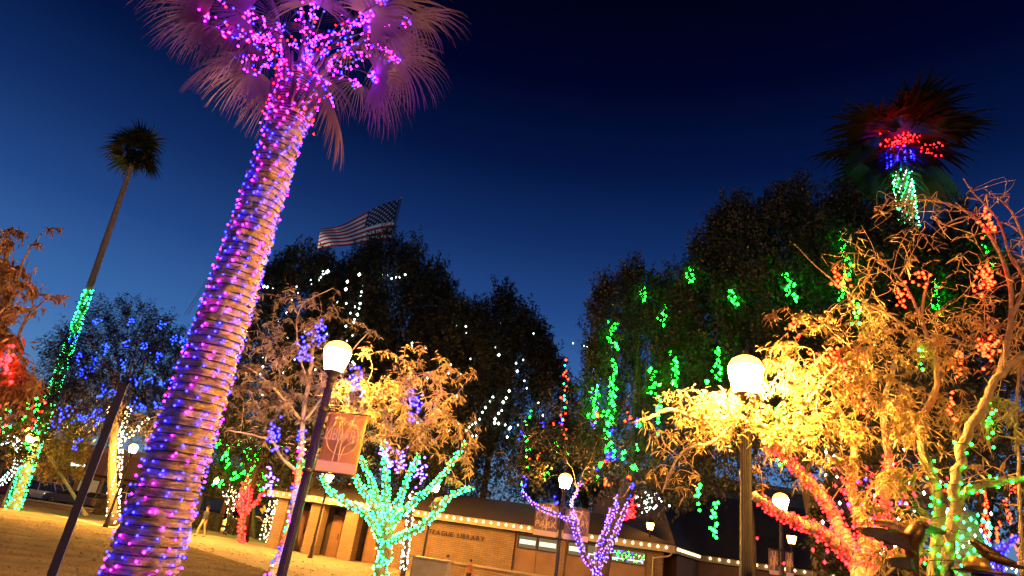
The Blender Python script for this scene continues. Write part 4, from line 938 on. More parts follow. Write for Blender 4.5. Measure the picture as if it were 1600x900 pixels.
# rust tree at the left edge
ot = NearTree('rust orange leaved tree at the left edge with red lights', at(-40, 900, 12).xy.to_3d(), LEAF_O, BARK, 67)
ot.limb([(-60, 960, 12), (-45, 800, 12), (-30, 650, 12), (-15, 540, 12), (0, 440, 12), (15, 380, 12)], .13, .03, 'trunk')
ot.limb([(-30, 650, 12), (10, 570, 11.8), (40, 500, 11.6), (70, 470, 11.5)], .05, .012); ot.limb([(-15, 540, 12), (20, 460, 12), (40, 400, 12), (65, 365, 12)], .04, .01)
rg = ot.rng
for i in range(330):
    x, y = rg.uniform(-70, 78), rg.uniform(355, 665)
    if x > 30 + 22 * math.sin(y * .045) + 22 * rg.uniform(-1, 1.4): continue
    q = ot.twig_to(at(x, y, 12 + rg.uniform(-1.2, 1.2)), .008, .12); ot.spray(q, 22, .17, .6); ot.tuft(q[-1], 14, .16, .8, .08)
for x, y in [(95, 357), (80, 360), (102, 462), (85, 465), (70, 460), (60, 380), (95, 470)]: q = ot.twig_to(at(x, y, 12), .006, .05); ot.spray(q[-8:], 14, .13, .5); ot.tuft(q[-1], 8, .12, .6, .03)
ot.done(160, tuple(at(40, 550, 9)), .24)
cluster(10, 568, 11, 22, 5, 14, 'red', 'red bulb bundle in the rust orange tree at left', .028)
# small yellow tree round the far left lamp
yb = gnd(58, 792); yb = Vector((L8.location.x + 1.2, L8.location.y + 6.5, 0)); yc = at(82, 690, yb.y); e = at(122, 690, yb.y)
crown_tree('yellow_tree', 'small yellow tree lit by the lamp at far left', yb, yc, (abs(e.x - yc.x) * 1.15, abs(e.x - yc.x), 1.9), 71, 420, 22, LEAF_Y, (.26, .1), .12, PALEBARK, up=.4, outw=.7, slen=(.5, 1.0), inner=.3)
# green lit tree and little wrapped trees by the street
gb2 = Vector((at(412, 790, 52).x, 52, 0)); gc = at(405, 728, 52); e = at(490, 728, 52)
crown_tree('evergreen_tree', 'dark tree with green bulbs beyond the pale leaved tree', gb2, gc, (abs(e.x - gc.x), 3.0, 2.4), 73, 700, 24, FICUS, (.24, .1), .18, up=.6)
gs = [at(random.uniform(330, 480), random.uniform(690, 765), 48.5) + Vector((random.gauss(0, .1), 0, 0)) for _ in range(60)]
light_string('scattered_lights', 'green bulbs scattered on the dark tree beyond the palm trunk', G, [], {'green': [p + Vector((random.gauss(0, .12), 0, random.gauss(0, .15))) for p in gs for _ in range(3)]}, .055, loc=gc)
def wrapped_tree(label, slabel, basepx, Y, forks, colr, r0, r, sp):
    b = at(*basepx, Y); t = empty('small_tree', (b.x, b.y, 0), 0, label, 'tree', 'little trees wrapped in lights'); ws = []; bs_ = []
    for i, pl in enumerate(forks):
        p = smooth_path([at(x, y, Y + dz) for x, y, dz in pl], 6); rs = [r0 * (1 if i == 0 else .6) * (1 - .5 * k / len(p)) for k in range(len(p))]
        if i == 0: p = [Vector((p[0].x, p[0].y, 0))] + p; rs = [rs[0]] + rs
        mb = MB(); mb.tube(p, rs, 7); mb.build('trunk' if i == 0 else 'limb', BARK, t, True); a, b2 = wrap(p, rs, sp, sp * 1.1, .02); ws.append(a); bs_ += b2
    light_string('branch_lights', slabel, 'bulbs wrapped on branches', ws, {colr: bs_}, r, loc=(b.x, b.y, 0)); return t
wrapped_tree('little forked tree wrapped in white beside the red one', 'white bulbs on the little forked tree by the street', (357, 828), 60, [[(357, 826, 0), (360, 800, 0), (362, 790, 0)], [(362, 795, 0), (352, 775, 0), (347, 768, 0)], [(362, 795, 0), (366, 775, .3), (370, 765, .5)], [(362, 795, 0), (360, 770, -.3), (360, 757, -.5)], [(364, 790, 0), (374, 775, 0), (377, 768, 0)]], 'warm', .28, .06, .33)
wrapped_tree('little spreading tree wrapped in red beside the library corner', 'red bulbs on the little spreading tree near the library corner', (377, 848), 41, [[(377, 847, 0), (378, 815, 0), (380, 800, 0)], [(379, 805, 0), (376, 785, 0), (380, 752, 0)], [(380, 805, 0), (390, 785, .3), (392, 758, .5)], [(380, 805, 0), (398, 788, -.3), (412, 768, -.5)], [(380, 800, 0), (386, 770, .6), (386, 748, .8)], [(379, 800, 0), (372, 790, -.5), (382, 765, -.5)]], 'red', .17, .05, .2)
# warm white strands down the library corner column and behind the green tree
a, b = wrap([libw(.35, .3, .3 + 2.3 * i / 12) for i in range(13)], .18, .2, .2, .03)
light_string('column_lights', 'white bulbs wound round the library corner column', G, [a], {'warm': b}, .034)
q = [at(630, 893, 25).lerp(at(645, 770, 25), i / 16) for i in range(17)]
tr = empty('slim_tree', (q[0].x, 25, 0), 0, 'slim straight trunk wrapped in white behind the green tree', 'tree'); mb = MB(); mb.tube([(q[0].x, 25, 0)] + [tuple(p) for p in q], .09, 8); mb.build('trunk', BARK, tr, True)
cm = link('crown', crown_mesh('crown', 77, (1.2, 1.2, 1.0), 160, 22, FICUS, (.16, .07), up=.6, slen=(.3, .6)), tr); cm['kind'] = 'stuff'; cm.location = q[-1] + Vector((.3, .8, 1.0)) - tr.location
a, b = wrap(q, .09, .15, .15, .02); light_string('trunk_lights', 'white bulbs on the slim trunk behind the green tree', 'bulbs wrapped on branches', [a], {'white': b[::2], 'warm': b[1::2]}, .032)
# lights low at the right edge
q = [at(1512, 960, 10.5).lerp(at(1512, 800, 10.5), i / 16) for i in range(17)]; b0 = at(1512, 960, 10.5)
tr = empty('palm_stump_tree', (b0.x, 10.5, 0), 0, 'thick trunk wrapped in green and white behind the pale trunks', 'tree'); mb = MB(); mb.tube([(b0.x, 10.5, 0)] + [tuple(p) for p in q], [.26] * 10 + [.25, .24, .23, .2, .18, .15, .12, .1], 10); mb.build('trunk', BARK, tr, True)
cm = link('crown', crown_mesh('crown', 78, (1.2, 1.2, 1.1), 260, 22, FICUS, (.12, .05), up=.6, slen=(.3, .6)), tr); cm['kind'] = 'stuff'; cm.location = q[-1] + Vector((.2, 1.0, 1.3)) - tr.location
a, b = wrap(q, .26, .1, .1, .02); light_string('trunk_lights', 'green and white bulbs on the thick trunk behind the pale trunks', 'bulbs wrapped on branches', [a], {'white': b[::3], 'teal': b[1::3] + b[2::3]}, .022)
wrapped_tree('small forked tree wrapped in purple at the lower right corner', 'purple bulbs on the small forked tree at lower right', (1560, 930), 13, [[(1560, 925, 0), (1560, 880, 0), (1560, 866, 0)], [(1560, 868, 0), (1545, 850, 0), (1532, 838, 0)], [(1560, 868, 0), (1575, 850, 0), (1593, 836, 0)], [(1560, 880, 0), (1552, 895, 0), (1540, 880, -.2)]], 'violet', .09, .02, .1)
for x0, y0, y1, lb in [(1538, 770, 850, 'red drop above the bronze bird at right edge'), (1572, 782, 818, 'red drop nearest the right edge, upper'), (1556, 818, 850, 'red drop just above the purple fork'), (1588, 838, 880, 'red drop crossing the purple fork'), (1580, 755, 775, 'short red drop under the green limb')]:
    strand('hanging_lights', 'thin ' + lb, G, [[(x0, y0), (x0 + 5, y1)]], 'orange', .45, .024, 3, depth=15)
cl2 = [at(random.gauss(1560, 22), random.uniform(880, 905), 13.5) for _ in range(40)]
light_string('bush_lights', 'warm white bulbs low at the lower right corner', G, [], {'warm': cl2}, .02)
ml = {'white': [at(random.gauss(1390, 40), random.uniform(700, 890), 10.5) for _ in range(34)], 'red': [at(random.gauss(1385, 50), random.uniform(730, 890), 10.8) for _ in range(150)], 'violet': [at(random.gauss(1370, 30), random.uniform(740, 850), 10.9) for _ in range(14)]}
hb = at(1390, 900, 11.3)
crown_tree('round_bush', 'red and white lit bush behind the bronze bird', (hb.x, 11.6, 0), (hb.x, 11.8, 2.9), (.7, .5, 1.1), 83, 420, 24, FICUS, (.1, .045), .07, up=.5, slen=(.2, .4))
light_string('bush_lights', 'red and white bulbs on the bush behind the bronze bird', G, [], ml, .024)

# hedge along the street
HEDGE = leafmat('hedge_leaf', (.05, .05, .02), (.09, .08, .03), .25, 1.5)
def hedge(label, p0, p1, h, d):
    p0 = Vector(p0); p1 = Vector(p1); L = (p1 - p0).length; u = (p1 - p0).normalized(); v = Vector((-u.y, u.x, 0)); g = np.random.default_rng(int(L * 7))
    t = empty('hedge', p0, 0, label, 'hedge', 'clipped hedges by the street'); core = MB(); core.box(0, L, -d * .4, d * .4, 0, h * .9); o = core.build('twiggy_core', BARK, t); o.rotation_euler = (0, 0, math.atan2(u.y, u.x))
    n = int(L * 420); a = g.uniform(0, L, n); bq = g.uniform(-d / 2, d / 2, n); z = g.uniform(.03, h, n); face = g.integers(0, 3, n); bq = np.where(face == 0, -d / 2 + g.normal(size=n) * .05, bq); z = np.where(face == 1, h + g.normal(size=n) * .05 + .06 * np.sin(a * 2), z)
    P = np.array(p0)[None] + a[:, None] * np.array(u)[None] + bq[:, None] * np.array(v)[None] + np.stack([0 * z, 0 * z, z], 1)
    leaf_cloud('foliage', P, g.normal(size=(n, 3)) + np.array([0, -.3, .5]), .13, .07, HEDGE, .1, t, g, True)
a, b = gnd(72, 795), gnd(168, 808); hedge('brown clipped hedge between tall palm and steel post', (a.x, 55, 0), (a.x + 9.5, 56, 0), 1.25, 1.0)
hedge('clipped hedge right of the steel post behind the white-lit trunk', (a.x + 10.2, 56, 0), (a.x + 19.5, 57, 0), 1.15, 1.0)
hedge('clipped hedge behind the walking person', (a.x + 20.5, 57.2, 0), (a.x + 25.0, 57.7, 0), 1.0, 1.0)

# ------------------------------------------------------------------ flag
FY = 56.0; ftop = at(627, 310, FY)
fpole = empty('flagpole', (ftop.x, FY, 0), 0, 'tall thin flagpole rising behind the dark trees', 'flagpole')
mb = MB(); mb.lathe([(.16, 0), (.14, 2), (.07, ftop.z), ], 10); mb.build('pole', mat('pole_metal', (.35, .35, .36), .4, metal=.7), fpole)
mb = MB(); mb.lathe([(.02, ftop.z + .001), (.09, ftop.z + .06), (.11, ftop.z + .13), (.08, ftop.z + .2), (.01, ftop.z + .24)], 10); mb.build('ball', mat('gilt', (.6, .42, .12), .35, metal=.8), fpole)
mb = MB(); mb.tube([(.16, 0, 1.2), (.13, -.02, ftop.z - .2)], .012, 4); mb.build('halyard', mat('rope', (.4, .38, .33), .8), fpole)
flag = empty('flag', (ftop.x - .12, FY, ftop.z - .15), rad(180 + 8), 'star spangled red, white and blue flag streaming left from the pole', 'flag')
FH, FW = 4.7, 7.4
def fpos(u, v, off=0.0):                                    # u along the fly, v down the hoist
    a = u / FW; wv = .38 * a * math.sin(5.0 * a * 1.5 + .6 * v) + .12 * a * math.sin(13 * a + v)
    return (u * (.93 - .06 * a), wv + off, -v * (1 - .6 * a) - 5.3 * a ** 1.1 + .3 * a * math.sin(6.5 * a + .8))
FR = leafmat('flag_red', (.50, .012, .012), (.54, .016, .016), .4); FWH = leafmat('flag_white', (.8, .8, .8), (.82, .82, .82), .4); FB = leafmat('flag_blue', (.01, .014, .07), (.014, .018, .09), .4)
def fsheet(u0, u1, v0, v1, nu, nv, m, name):
    b = MB(); b._add([fpos(u0 + (u1 - u0) * i / nu, v0 + (v1 - v0) * k / nv) for k in range(nv + 1) for i in range(nu + 1)], [(k * (nu + 1) + i, k * (nu + 1) + i + 1, (k + 1) * (nu + 1) + i + 1, (k + 1) * (nu + 1) + i) for k in range(nv) for i in range(nu)], 0, True); return b.build(name, m, flag)
sh = FH / 13; CW = FW * .4
for i in range(13): fsheet(CW if i < 7 else 0, FW, i * sh, (i + 1) * sh, 40, 2, FR if i % 2 == 0 else FWH, 'stripe')
cn = fsheet(0, CW, 0, 7 * sh, 18, 10, FB, 'canton')
for sgn_ in (-1, 1):
    sb = MB()
    for r_ in range(9):
        for c_ in range(6 if r_ % 2 == 0 else 5):
            u = CW * ((c_ + .5) / 6 if r_ % 2 == 0 else (c_ + 1) / 6); v = 7 * sh * (r_ + .6) / 9.2; vs = []
            for k in range(10):
                R_ = .125 if k % 2 == 0 else .052; an = math.pi / 2 + k * math.pi / 5; vs.append(fpos(u + R_ * math.cos(an), v - R_ * math.sin(an), sgn_ * .012))
            sb.poly(vs)
    o = sb.build('stars', FWH, cn); o['kind'] = 'stuff'
fl = empty('flood_light', (ftop.x - 6.0, 52.6, 0), 0, 'ground flood light aimed up at the flag behind the trees', 'flood light')
mb = MB(); mb.box(-.2, .2, -.15, .15, 0, .3); mb.build('housing', METAL, fl)
sl = bpy.data.lights.new('flag_spot', 'SPOT'); sl.energy = 40000; sl.spot_size = rad(26); sl.shadow_soft_size = .15; sl.color = (1, .95, .9); so_ = bpy.data.objects.new('flag_spot', sl); col.objects.link(so_); so_.parent = fl
so_.location = (0, 0, .4); tgt = Vector((ftop.x - 3.0, FY, ftop.z - 4.5)); so_.rotation_euler = (tgt - fl.location - Vector((0, 0, .4))).to_track_quat('-Z', 'Y').to_euler()

# guy wires
wr_ = empty('overhead_wire', at(293, 484, 30), 0, 'pair of thin wires slanting up behind the big palm', 'wire')
for k in range(2):
    mb = MB(); p0, p1 = at(288 + k * 5, 492, 30), at(372 + k * 2, 352, 30); mb.tube([p0.lerp(p1, i / 12) + Vector((0, 0, -.25 * math.sin(math.pi * i / 12))) for i in range(13)], .012, 4, cap=False); mb.build('cable', METAL, wr_, True)

# ------------------------------------------------------------------ bronze sculptures
def wing(mb, root, tip, chord, thick, curve, n=9, drop=0.0, feather=True):
    """thick curved wing with notched trailing edge"""
    root = Vector(root); tip = Vector(tip); ch = Vector(chord); up = (tip - root).cross(ch).normalized(); vs = []; fs = []
    for i in range(n + 1):
        t = i / n; p = root.lerp(tip, t) + Vector((0, 0, curve * math.sin(math.pi * t) - drop * t * t)); cl = (1 - .25 * t - .55 * t ** 4) * (1.0 if i % 2 == 0 or not feather else .88)
        for k, q in enumerate((0, .35, .75, 1.0)):
            th = thick * (.5, 1, .6, .15)[k] * (1 - .6 * t); b = p + ch * cl * q - up * (.10 * ch.length * math.sin(math.pi * q)); vs += [b + up * th, b - up * th]
    for i in range(n):
        for k in range(3):
            a = i * 8 + k * 2; b = a + 8; fs += [(a, a + 2, b + 2, b), (a + 1, b + 1, b + 3, a + 3)]
        a = i * 8; b = a + 8; fs += [(a, b, b + 1, a + 1), (a + 6, a + 7, b + 7, b + 6)]
    fs += [(0, 1, 3, 2), (2, 3, 5, 4), (4, 5, 7, 6)]; e = n * 8; fs += [(e, e + 2, e + 3, e + 1), (e + 2, e + 4, e + 5, e + 3), (e + 4, e + 6, e + 7, e + 5)]
    mb._add(vs, fs, 0, True)
SY = 6.1
bc = at(1428, 838, SY)
bd = empty('bronze_bird', (bc.x, SY, 0), 0, 'dark bronze bird statue with spread wings at lower right', 'statue')
def W(px, py, dy=0.0): return at(px, py, SY + dy) - bd.location
mb = MB(); mb.tube(smooth_path([W(1452, 822, -.05), W(1440, 822), W(1428, 836), W(1424, 856, .05), W(1428, 880, .08), W(1432, 900, .1)], 5), [.018, .026, .034, .036, .05, .055, .06, .07, .075, .078, .08, .08, .075, .07, .068, .066, .062, .06, .056, .05, .045, .04, .035, .03, .028, .026][:26], 12); mb.build('body', BRONZE, bd)
mb = MB(); mb.lathe([(.002, -.035), (.024, -.025), (.034, 0), (.028, .024), (.004, .034)], 12, tuple(W(1436, 819, -.03)), sxy=(1.3, 1)); mb.tube([W(1441, 819, -.04), W(1452, 823, -.06)], [.016, .003], 8); mb.build('head', BRONZE, bd)
for nm, rt_px, tp_px, ch, cv in (('wing', (1425, 838, 0), (1338, 824, -.25), (.02, -.02, -.16), .03), ('wing', (1430, 826, .05), (1362, 813, .35), (-.04, .03, -.11), .04), ('wing', (1440, 818, .05), (1480, 832, .3), (-.06, .02, -.10), .02)):
    mb = MB(); wing(mb, W(*rt_px), W(*tp_px), ch, .014, cv, 9); mb.build(nm, BRONZE, bd)
mb = MB(); wing(mb, W(1426, 872, 0), W(1384, 873, -.15), (.03, .0, -.13), .012, .01, 7); mb.build('tail', BRONZE, bd)
mb = MB(); mb.tube([(.02, .1, .25), W(1432, 905, .1)], [.04, .028], 10); mb.build('support', BRONZE, bd)
mb = MB(); mb.lathe([(.26, 0), (.26, .04), (.2, .07), (.19, .24), (.22, .28)], 18, (.02, .1, 0)); mb.build('plinth', CONC, bd)
hc = at(1536, 893, SY)
bf_ = empty('bronze_figure', (hc.x, SY, 0), 0, 'bronze figure in a wide brimmed hat at the lower right corner', 'statue')
z0 = hc.z
BH = mat('lamplit_bronze', (.30, .19, .06), .38, (.4, .26, .09), 6, .15, 30, metal=.8)  # yellow lamp light on the hat crown put into its bronze colour
mb = MB(); mb.lathe([(.02, z0 - .012), (.235, z0 - .02), (.245, z0 - .005), (.235, z0 + .006), (.12, z0 + .012), (.02, z0 + .013)], 24); mb.build('hat_brim', BRONZE, bf_)
mb = MB(); mb.lathe([(.118, z0 + .0135), (.115, z0 + .05), (.10, z0 + .095), (.07, z0 + .118), (.01, z0 + .122)], 20, (-.05, 0, 0), sxy=(.95, 1)); mb.build('hat_crown', BH, bf_)
mb = MB(); mb.lathe([(.05, z0 - .26), (.075, z0 - .22), (.095, z0 - .14), (.098, z0 - .07), (.09, z0 - .022)], 16, (-.02, -.02, 0)); mb.tube([(-.02, -.11, z0 - .1), (-.02, -.145, z0 - .145)], [.012, .018], 6); mb.build('head', BRONZE, bf_)
mb = MB(); mb.lathe([(.17, .3), (.16, .9), (.15, z0 - .85), (.2, z0 - .6), (.22, z0 - .36), (.12, z0 - .28), (.055, z0 - .25)], 18, (-.02, 0, 0), sxy=(1.15, .75)); mb.build('body', BRONZE, bf_)
for sx_ in (-1, 1):
    mb = MB(); mb.tube(smooth_path([(-.02 + sx_ * .22, 0, z0 - .38), (-.02 + sx_ * .28, -.03, z0 - .65), (-.02 + sx_ * .2, -.2, z0 - .8)], 4), [.06, .058, .055, .052, .048, .045, .042, .04, .035], 8); mb.build('arm', BRONZE, bf_)
mb = MB(); mb.lathe([(.3, 0), (.3, .05), (.25, .29)], 18); mb.build('plinth', CONC, bf_)
br_ = empty('bronze_songbird', at(1556, 868, SY), 0, 'long tailed bronze bird perched on the wide brimmed hat', 'statue')
def W2(px, py, dy=0.0): return at(px, py, SY + dy) - br_.location
q = smooth_path([W2(1518, 845), W2(1526, 850), W2(1540, 862), W2(1560, 872), W2(1585, 884, .05), W2(1606, 888, .1)], 5); mb = MB(); mb.tube(q, [.02, .03, .036, .038, .036, .036, .042, .05, .056, .06, .062, .064, .064, .062, .058, .052, .046, .04, .034, .028, .024, .02, .018, .015, .013, .01][:len(q)], 12); mb.build('body', BRONZE, br_)
mb = MB(); mb.tube([W2(1520, 846), W2(1511, 848, -.02)], [.012, .002], 8); mb.build('beak', BRONZE, br_)
for dy in (-.05, .05):
    mb = MB(); wing(mb, W2(1540, 860, dy), W2(1588, 878, dy * 1.6), (0, 0, -.08), .008, .01, 6); mb.build('wing', BRONZE, br_)
for dx in (1546, 1556):
    mb = MB(); mb.tube([W2(dx, 872), Vector((W2(dx, 872).x, 0, hc.z + .014 - br_.location.z))], .007, 6); mb.build('leg', BRONZE, br_)

# ------------------------------------------------------------------ cars
RUB = mat('tyre_rubber', (.02, .02, .02), .9); RIMM = mat('wheel_rim', (.35, .35, .36), .35, metal=.8); CG = mat('car_glass', (.02, .022, .025), .06, spec=.8)
def paint(n, c): return mat('paint_' + n, c, .3, spec=.6)
def car(label, loc, rz, pm, tall=0.0, lamps=False, flip=False):
    t = empty('parked_car', loc, rz + (math.pi if flip else 0), label, 'car', 'cars parked along the street')
    h = 1.42 + tall
    def bev(o, wdt=.05): m = o.modifiers.new('bevel', 'BEVEL'); m.width = wdt; m.segments = 2; m.limit_method = 'ANGLE'; return o
    b = MB(); b.prism([(-2.2, .32), (-2.22, .7), (-2.1, .9), (-1.2 - tall * .6, .95), (1.15, .95), (2.0, .84), (2.22, .66), (2.2, .32), (1.75, .24), (-1.75, .24)], -.86, .86); bev(b.build('body', pm, t))
    xb0, xb1 = (-2.0, 1.2) if tall > .3 else (-1.75, 1.15); rt0, rt1 = (-1.85, .55) if tall > .3 else (-1.05, .45)
    b = MB(); vs = [(xb0, -.80, .951), (xb1, -.80, .951), (xb1, .80, .951), (xb0, .80, .951), (rt0, -.62, h - .07), (rt1, -.62, h - .07), (rt1, .62, h - .07), (rt0, .62, h - .07)]
    b._add(vs, [(0, 3, 2, 1), (4, 5, 6, 7), (0, 1, 5, 4), (1, 2, 6, 5), (2, 3, 7, 6), (3, 0, 4, 7)]); b.build('window', CG, t)
    b = MB(); b.box(rt0 - .04, rt1 + .04, -.65, .65, h - .068, h); bev(b.build('roof', pm, t), .03)
    for sy in (-1, 1):
        for (xa, za, xb, zb) in ((xb0, .95, rt0, h - .06), (xb1, .95, rt1, h - .06), ((xb0 + xb1) / 2 - .1, .95, (rt0 + rt1) / 2 - .05, h - .06)):
            p = MB(); p.tube([(xa, sy * .81, za), (xb, sy * .635, zb)], .035, 4); p.build('pillar', pm, t)
    for x in (-1.35, 1.38):
        for sy in (-1, 1):
            w1 = MB(); w1.lathe([(.12, -.1), (.29, -.1), (.325, -.07), (.325, .07), (.29, .1), (.12, .1)], 18); wo = w1.build('wheel', RUB, t); wo.rotation_euler = (rad(90), 0, 0); wo.location = (x, sy * .80, .325)
            w2 = MB(); w2.lathe([(.02, -.085), (.2, -.105), (.215, -.09), (.215, .09), (.2, .105), (.02, .085)], 12); w2.build('rim', RIMM, wo)
    for sy in (-1, 1):
        l = MB(); l.box(2.12, 2.225, sy * .62 - .16, sy * .62 + .16, .62, .76); l.build('headlight', emat('headlight', (1, .85, .6), 3.0) if lamps else mat('lamp_lens', (.5, .5, .5), .15), t)
        l = MB(); l.box(-2.235, -2.15, sy * .66 - .14, sy * .66 + .14, .66, .84); l.build('tail_light', mat('red_lens', (.25, .01, .01), .2), t)
    b = MB(); b.box(2.15, 2.27, -.8, .8, .36, .52); b.build('bumper', mat('dark_trim', (.03, .03, .03), .5), t)
    return t
for px, yo, pm, tall, lm, fl_, lb in [(6, 0, paint('maroon', (.12, .015, .012)), .1, False, False, 'dark red car at the far left edge behind the lamp pole'), (66, .5, paint('silver', (.45, .44, .42)), .42, False, False, 'light tall car just right of the green-lit palm trunk'), (112, 0, paint('charcoal', (.04, .04, .045)), 0, True, True, 'dark low car with lit lamps left of the steel post'),
                              (155, .4, paint('grey', (.16, .16, .17)), .05, False, False, 'grey car seen right of the steel post'), (207, .2, paint('white', (.65, .64, .6)), .45, False, False, 'white tall car just left of the big palm trunk'), (392, .3, paint('cream', (.55, .5, .4)), .1, True, True, 'pale car with bright headlights behind the red wrapped tree')]:
    x = at(px, 775, 66).x; yk = 59.7 + (x + 120) * .0556 + 2.0 + yo; car(lb, (x, yk, .006), rad(3.2), pm, tall, lm, fl_)

# ------------------------------------------------------------------ people
SKIN = mat('skin', (.42, .25, .16), .6); HAIR = mat('dark_hair', (.03, .02, .015), .7)
def person(label, loc, rz, sc_, top, legs, step=.18, arm=.12):
    t = empty('person', loc, rz, label, 'person', 'people strolling in the park'); t.scale = (sc_,) * 3
    J = {'pel': (0, 0, .95, .13), 'wst': (0, 0, 1.1, .12), 'cst': (0, 0, 1.33, .15), 'nck': (0, 0, 1.48, .055), 'hd0': (0, .02, 1.56, .075), 'hd1': (0, .02, 1.68, .085)}
    E_ = [('pel', 'wst'), ('wst', 'cst'), ('cst', 'nck'), ('nck', 'hd0'), ('hd0', 'hd1')]
    for s_, n in ((-1, 'l'), (1, 'r')):
        f = s_ * step
        J.update({n + 'hp': (s_ * .10, 0, .90, .10), n + 'kn': (s_ * .11, f * .55 + .03, .50, .065), n + 'an': (s_ * .11, f - .02, .09, .045), n + 'to': (s_ * .12, f + .13, .04, .038),
                  n + 'sh': (s_ * .19, 0, 1.40, .065), n + 'el': (s_ * .24, -f * .4, 1.12, .047), n + 'wr': (s_ * .25, -f * .7 + .06, .88, .033), n + 'ha': (s_ * .25, -f * .8 + .09, .80, .032), n + 'fi': (s_ * .245, -f * .85 + .11, .73, .018), n + 'th': (s_ * .235, -f * .7 + .14, .82, .012)})
        E_ += [('pel', n + 'hp'), (n + 'hp', n + 'kn'), (n + 'kn', n + 'an'), (n + 'an', n + 'to'), ('cst', n + 'sh'), (n + 'sh', n + 'el'), (n + 'el', n + 'wr'), (n + 'wr', n + 'ha'), (n + 'ha', n + 'fi'), (n + 'ha', n + 'th')]
    ks = list(J); me = bpy.data.meshes.new('body'); me.from_pydata([J[k][:3] for k in ks], [(ks.index(a), ks.index(b)) for a, b in E_], [])
    o = bpy.data.objects.new('body', me); col.objects.link(o); bm_ = bmesh.new(); bm_.from_mesh(me); bm_.verts.layers.skin.verify(); bm_.to_mesh(me); bm_.free()
    for i, k in enumerate(ks): me.skin_vertices[0].data[i].radius = (J[k][3],) * 2
    me.skin_vertices[0].data[0].use_root = True
    o.modifiers.new('skin', 'SKIN'); sm = o.modifiers.new('sub', 'SUBSURF'); sm.levels = 2; sm.render_levels = 2
    dg = bpy.context.evaluated_depsgraph_get(); dg.update(); m2 = bpy.data.meshes.new_from_object(o.evaluated_get(dg)); bpy.data.objects.remove(o)
    m2.materials.clear(); [m2.materials.append(x) for x in (SKIN, top, legs, mat('shoe', (.03, .025, .02), .6))]
    for p in m2.polygons:
        c_ = p.center; p.use_smooth = True
        p.material_index = 3 if c_.z < .08 else 2 if c_.z < .97 and abs(c_.x) < .215 else 0 if c_.z > 1.465 or (abs(c_.x) > .2 and c_.z < .87) else 1
    link('body', m2, t)
    h = MB(); h.lathe([(.075, 1.60), (.095, 1.66), (.098, 1.71), (.08, 1.76), (.03, 1.785)], 12, (0, -.005, 0), sxy=(1, 1.1)); h.build('hair', HAIR, t)
    f = MB(); f.tube([(0, .10, 1.655), (0, .125, 1.625)], [.01, .016], 6); f.build('nose', SKIN, t)
    for s_ in (-1, 1):
        f = MB(); f.lathe([(.004, -.018), (.012, -.01), (.014, .01), (.004, .02)], 8, (s_ * .092, .02, 1.63)); f.build('ear', SKIN, t)
        f = MB(); f.lathe([(.002, -.008), (.009, 0), (.002, .008)], 6, (s_ * .032, .098, 1.655)); f.build('eye', mat('eye', (.02, .02, .02), .3), t)
    f = MB(); f.box(-.025, .025, .088, .098, 1.585, 1.592); f.build('mouth', mat('lip', (.3, .12, .1), .5), t)
    return t
DJ = mat('navy_jacket', (.03, .035, .07), .8); TN = mat('tan_trousers', (.40, .32, .22), .85); GJ = mat('green_coat', (.03, .07, .035), .8); DK = mat('dark_trousers', (.03, .03, .035), .85); PS = mat('pale_shirt', (.5, .4, .3), .8); OSH = mat('orange_shirt', (.4, .17, .07), .8)
p1 = gnd(312, 839); person('person in navy jacket and tan trousers walking beside the palm trunk', p1, rad(150), .98, DJ, TN, .2)
p2 = gnd(350, 836); person('person in dark green coat standing before the white-lit little tree', p2, rad(-60), .92, GJ, DK, .06)
p3 = at(736, 875, 29); person('child in orange shirt before the library wall', (p3.x, 29, .004), rad(160), p3.z / 1.74, OSH, DK, .1)
p4 = at(700, 868, 29.5); person('child in pale shirt left of the one in orange', (p4.x, 29.5, .004), rad(200), p4.z / 1.74, PS, TN, .08)
p5 = gnd(388, 833); person('person in dark clothes behind the red wrapped tree', p5, rad(40), .95, DJ, DK, .05)

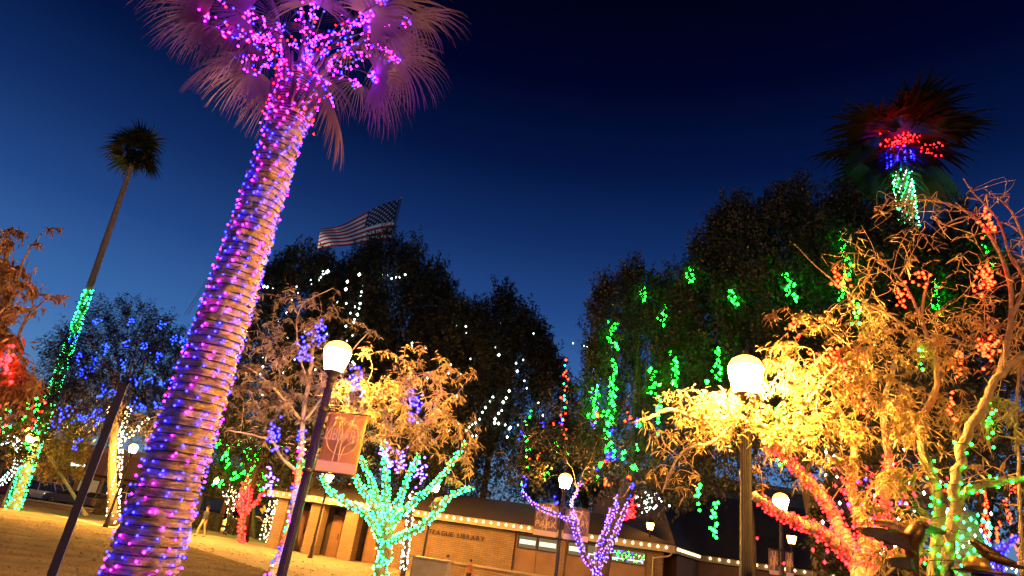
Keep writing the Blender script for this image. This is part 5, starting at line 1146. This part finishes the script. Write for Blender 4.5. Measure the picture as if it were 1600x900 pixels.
# ------------------------------------------------------------------ small street things
dsg = empty('road_sign', gnd(402, 832), 0, 'small yellow diamond road sign near the library corner', 'sign'); sp_ = at(403, 795, dsg.location.y)
mb = MB(); mb.tube([(0, .03, 0), (0, .03, sp_.z + .3)], .03, 6); mb.build('post', METAL, dsg)
mb = MB(); mb.prism([(0, -.42), (.42, 0), (0, .42), (-.42, 0)], -.012, .012); o = mb.build('panel', mat('sign_yellow', (.75, .42, .03), .5), dsg); o.location = (0, -.02, sp_.z)
wa = empty('light_arch', at(2, 760, 34), 0, 'round white light wreath at the left edge', 'decoration'); cc = at(2, 722, 34); ring = []
for k in range(5): ring += [cc + Vector((math.cos(i * math.pi / 20) * (.62 + k * .07), random.gauss(0, .05), math.sin(i * math.pi / 20) * (.95 + k * .08))) for i in range(40)]
mb = MB(); mb.tube([cc + Vector((math.cos(i * math.pi / 12) * .75, 0, math.sin(i * math.pi / 12) * 1.1)) for i in range(25)], .05, 6, cap=False); mb.tube([(cc.x, cc.y + .05, 0), (cc.x, cc.y + .05, cc.z - 1.1)], .04, 6); mb.build('hoop', METAL, wa, True); bulbs('bulbs', ring, .032, 'white', wa)
for x, y, n, a, b, k, lb in [(1017, 783, 34, 12, 9, 'white', 'white bulbs on a low arch behind the small capped lantern'), (985, 795, 40, 5, 9, 'red', 'red lit panel bulbs right of the violet tree top'), (975, 780, 18, 6, 5, 'blue', 'blue bulbs atop the violet forked tree')]:
    pts = [at(x + random.gauss(0, a), y + random.gauss(0, b), 26) for _ in range(n)]; light_string('light_cluster', lb, 'bundles of bulbs in trees', [], {k: pts}, .035)
es = {'green': [at(random.uniform(-5, 60), random.uniform(610, 700), 30) for _ in range(26)], 'red': [at(random.uniform(-5, 70), random.uniform(620, 690), 30) for _ in range(16)]}
eb = at(5, 660, 31); crown_tree('evergreen_tree', 'dark bush with red and green bulbs under the rust tree', (eb.x, 31.5, 0), (eb.x - .5, 31.5, eb.z), (1.8, 1.5, 1.6), 91, 420, 24, FICUS, (.15, .07), .14, up=.6, slen=(.3, .7))
light_string('bush_lights', 'red and green bulbs on the bush under the rust tree', G, [], {k: [p + Vector((random.gauss(0, .06), 0, random.gauss(0, .06))) for p in v for _ in range(2)] for k, v in es.items()}, .04)
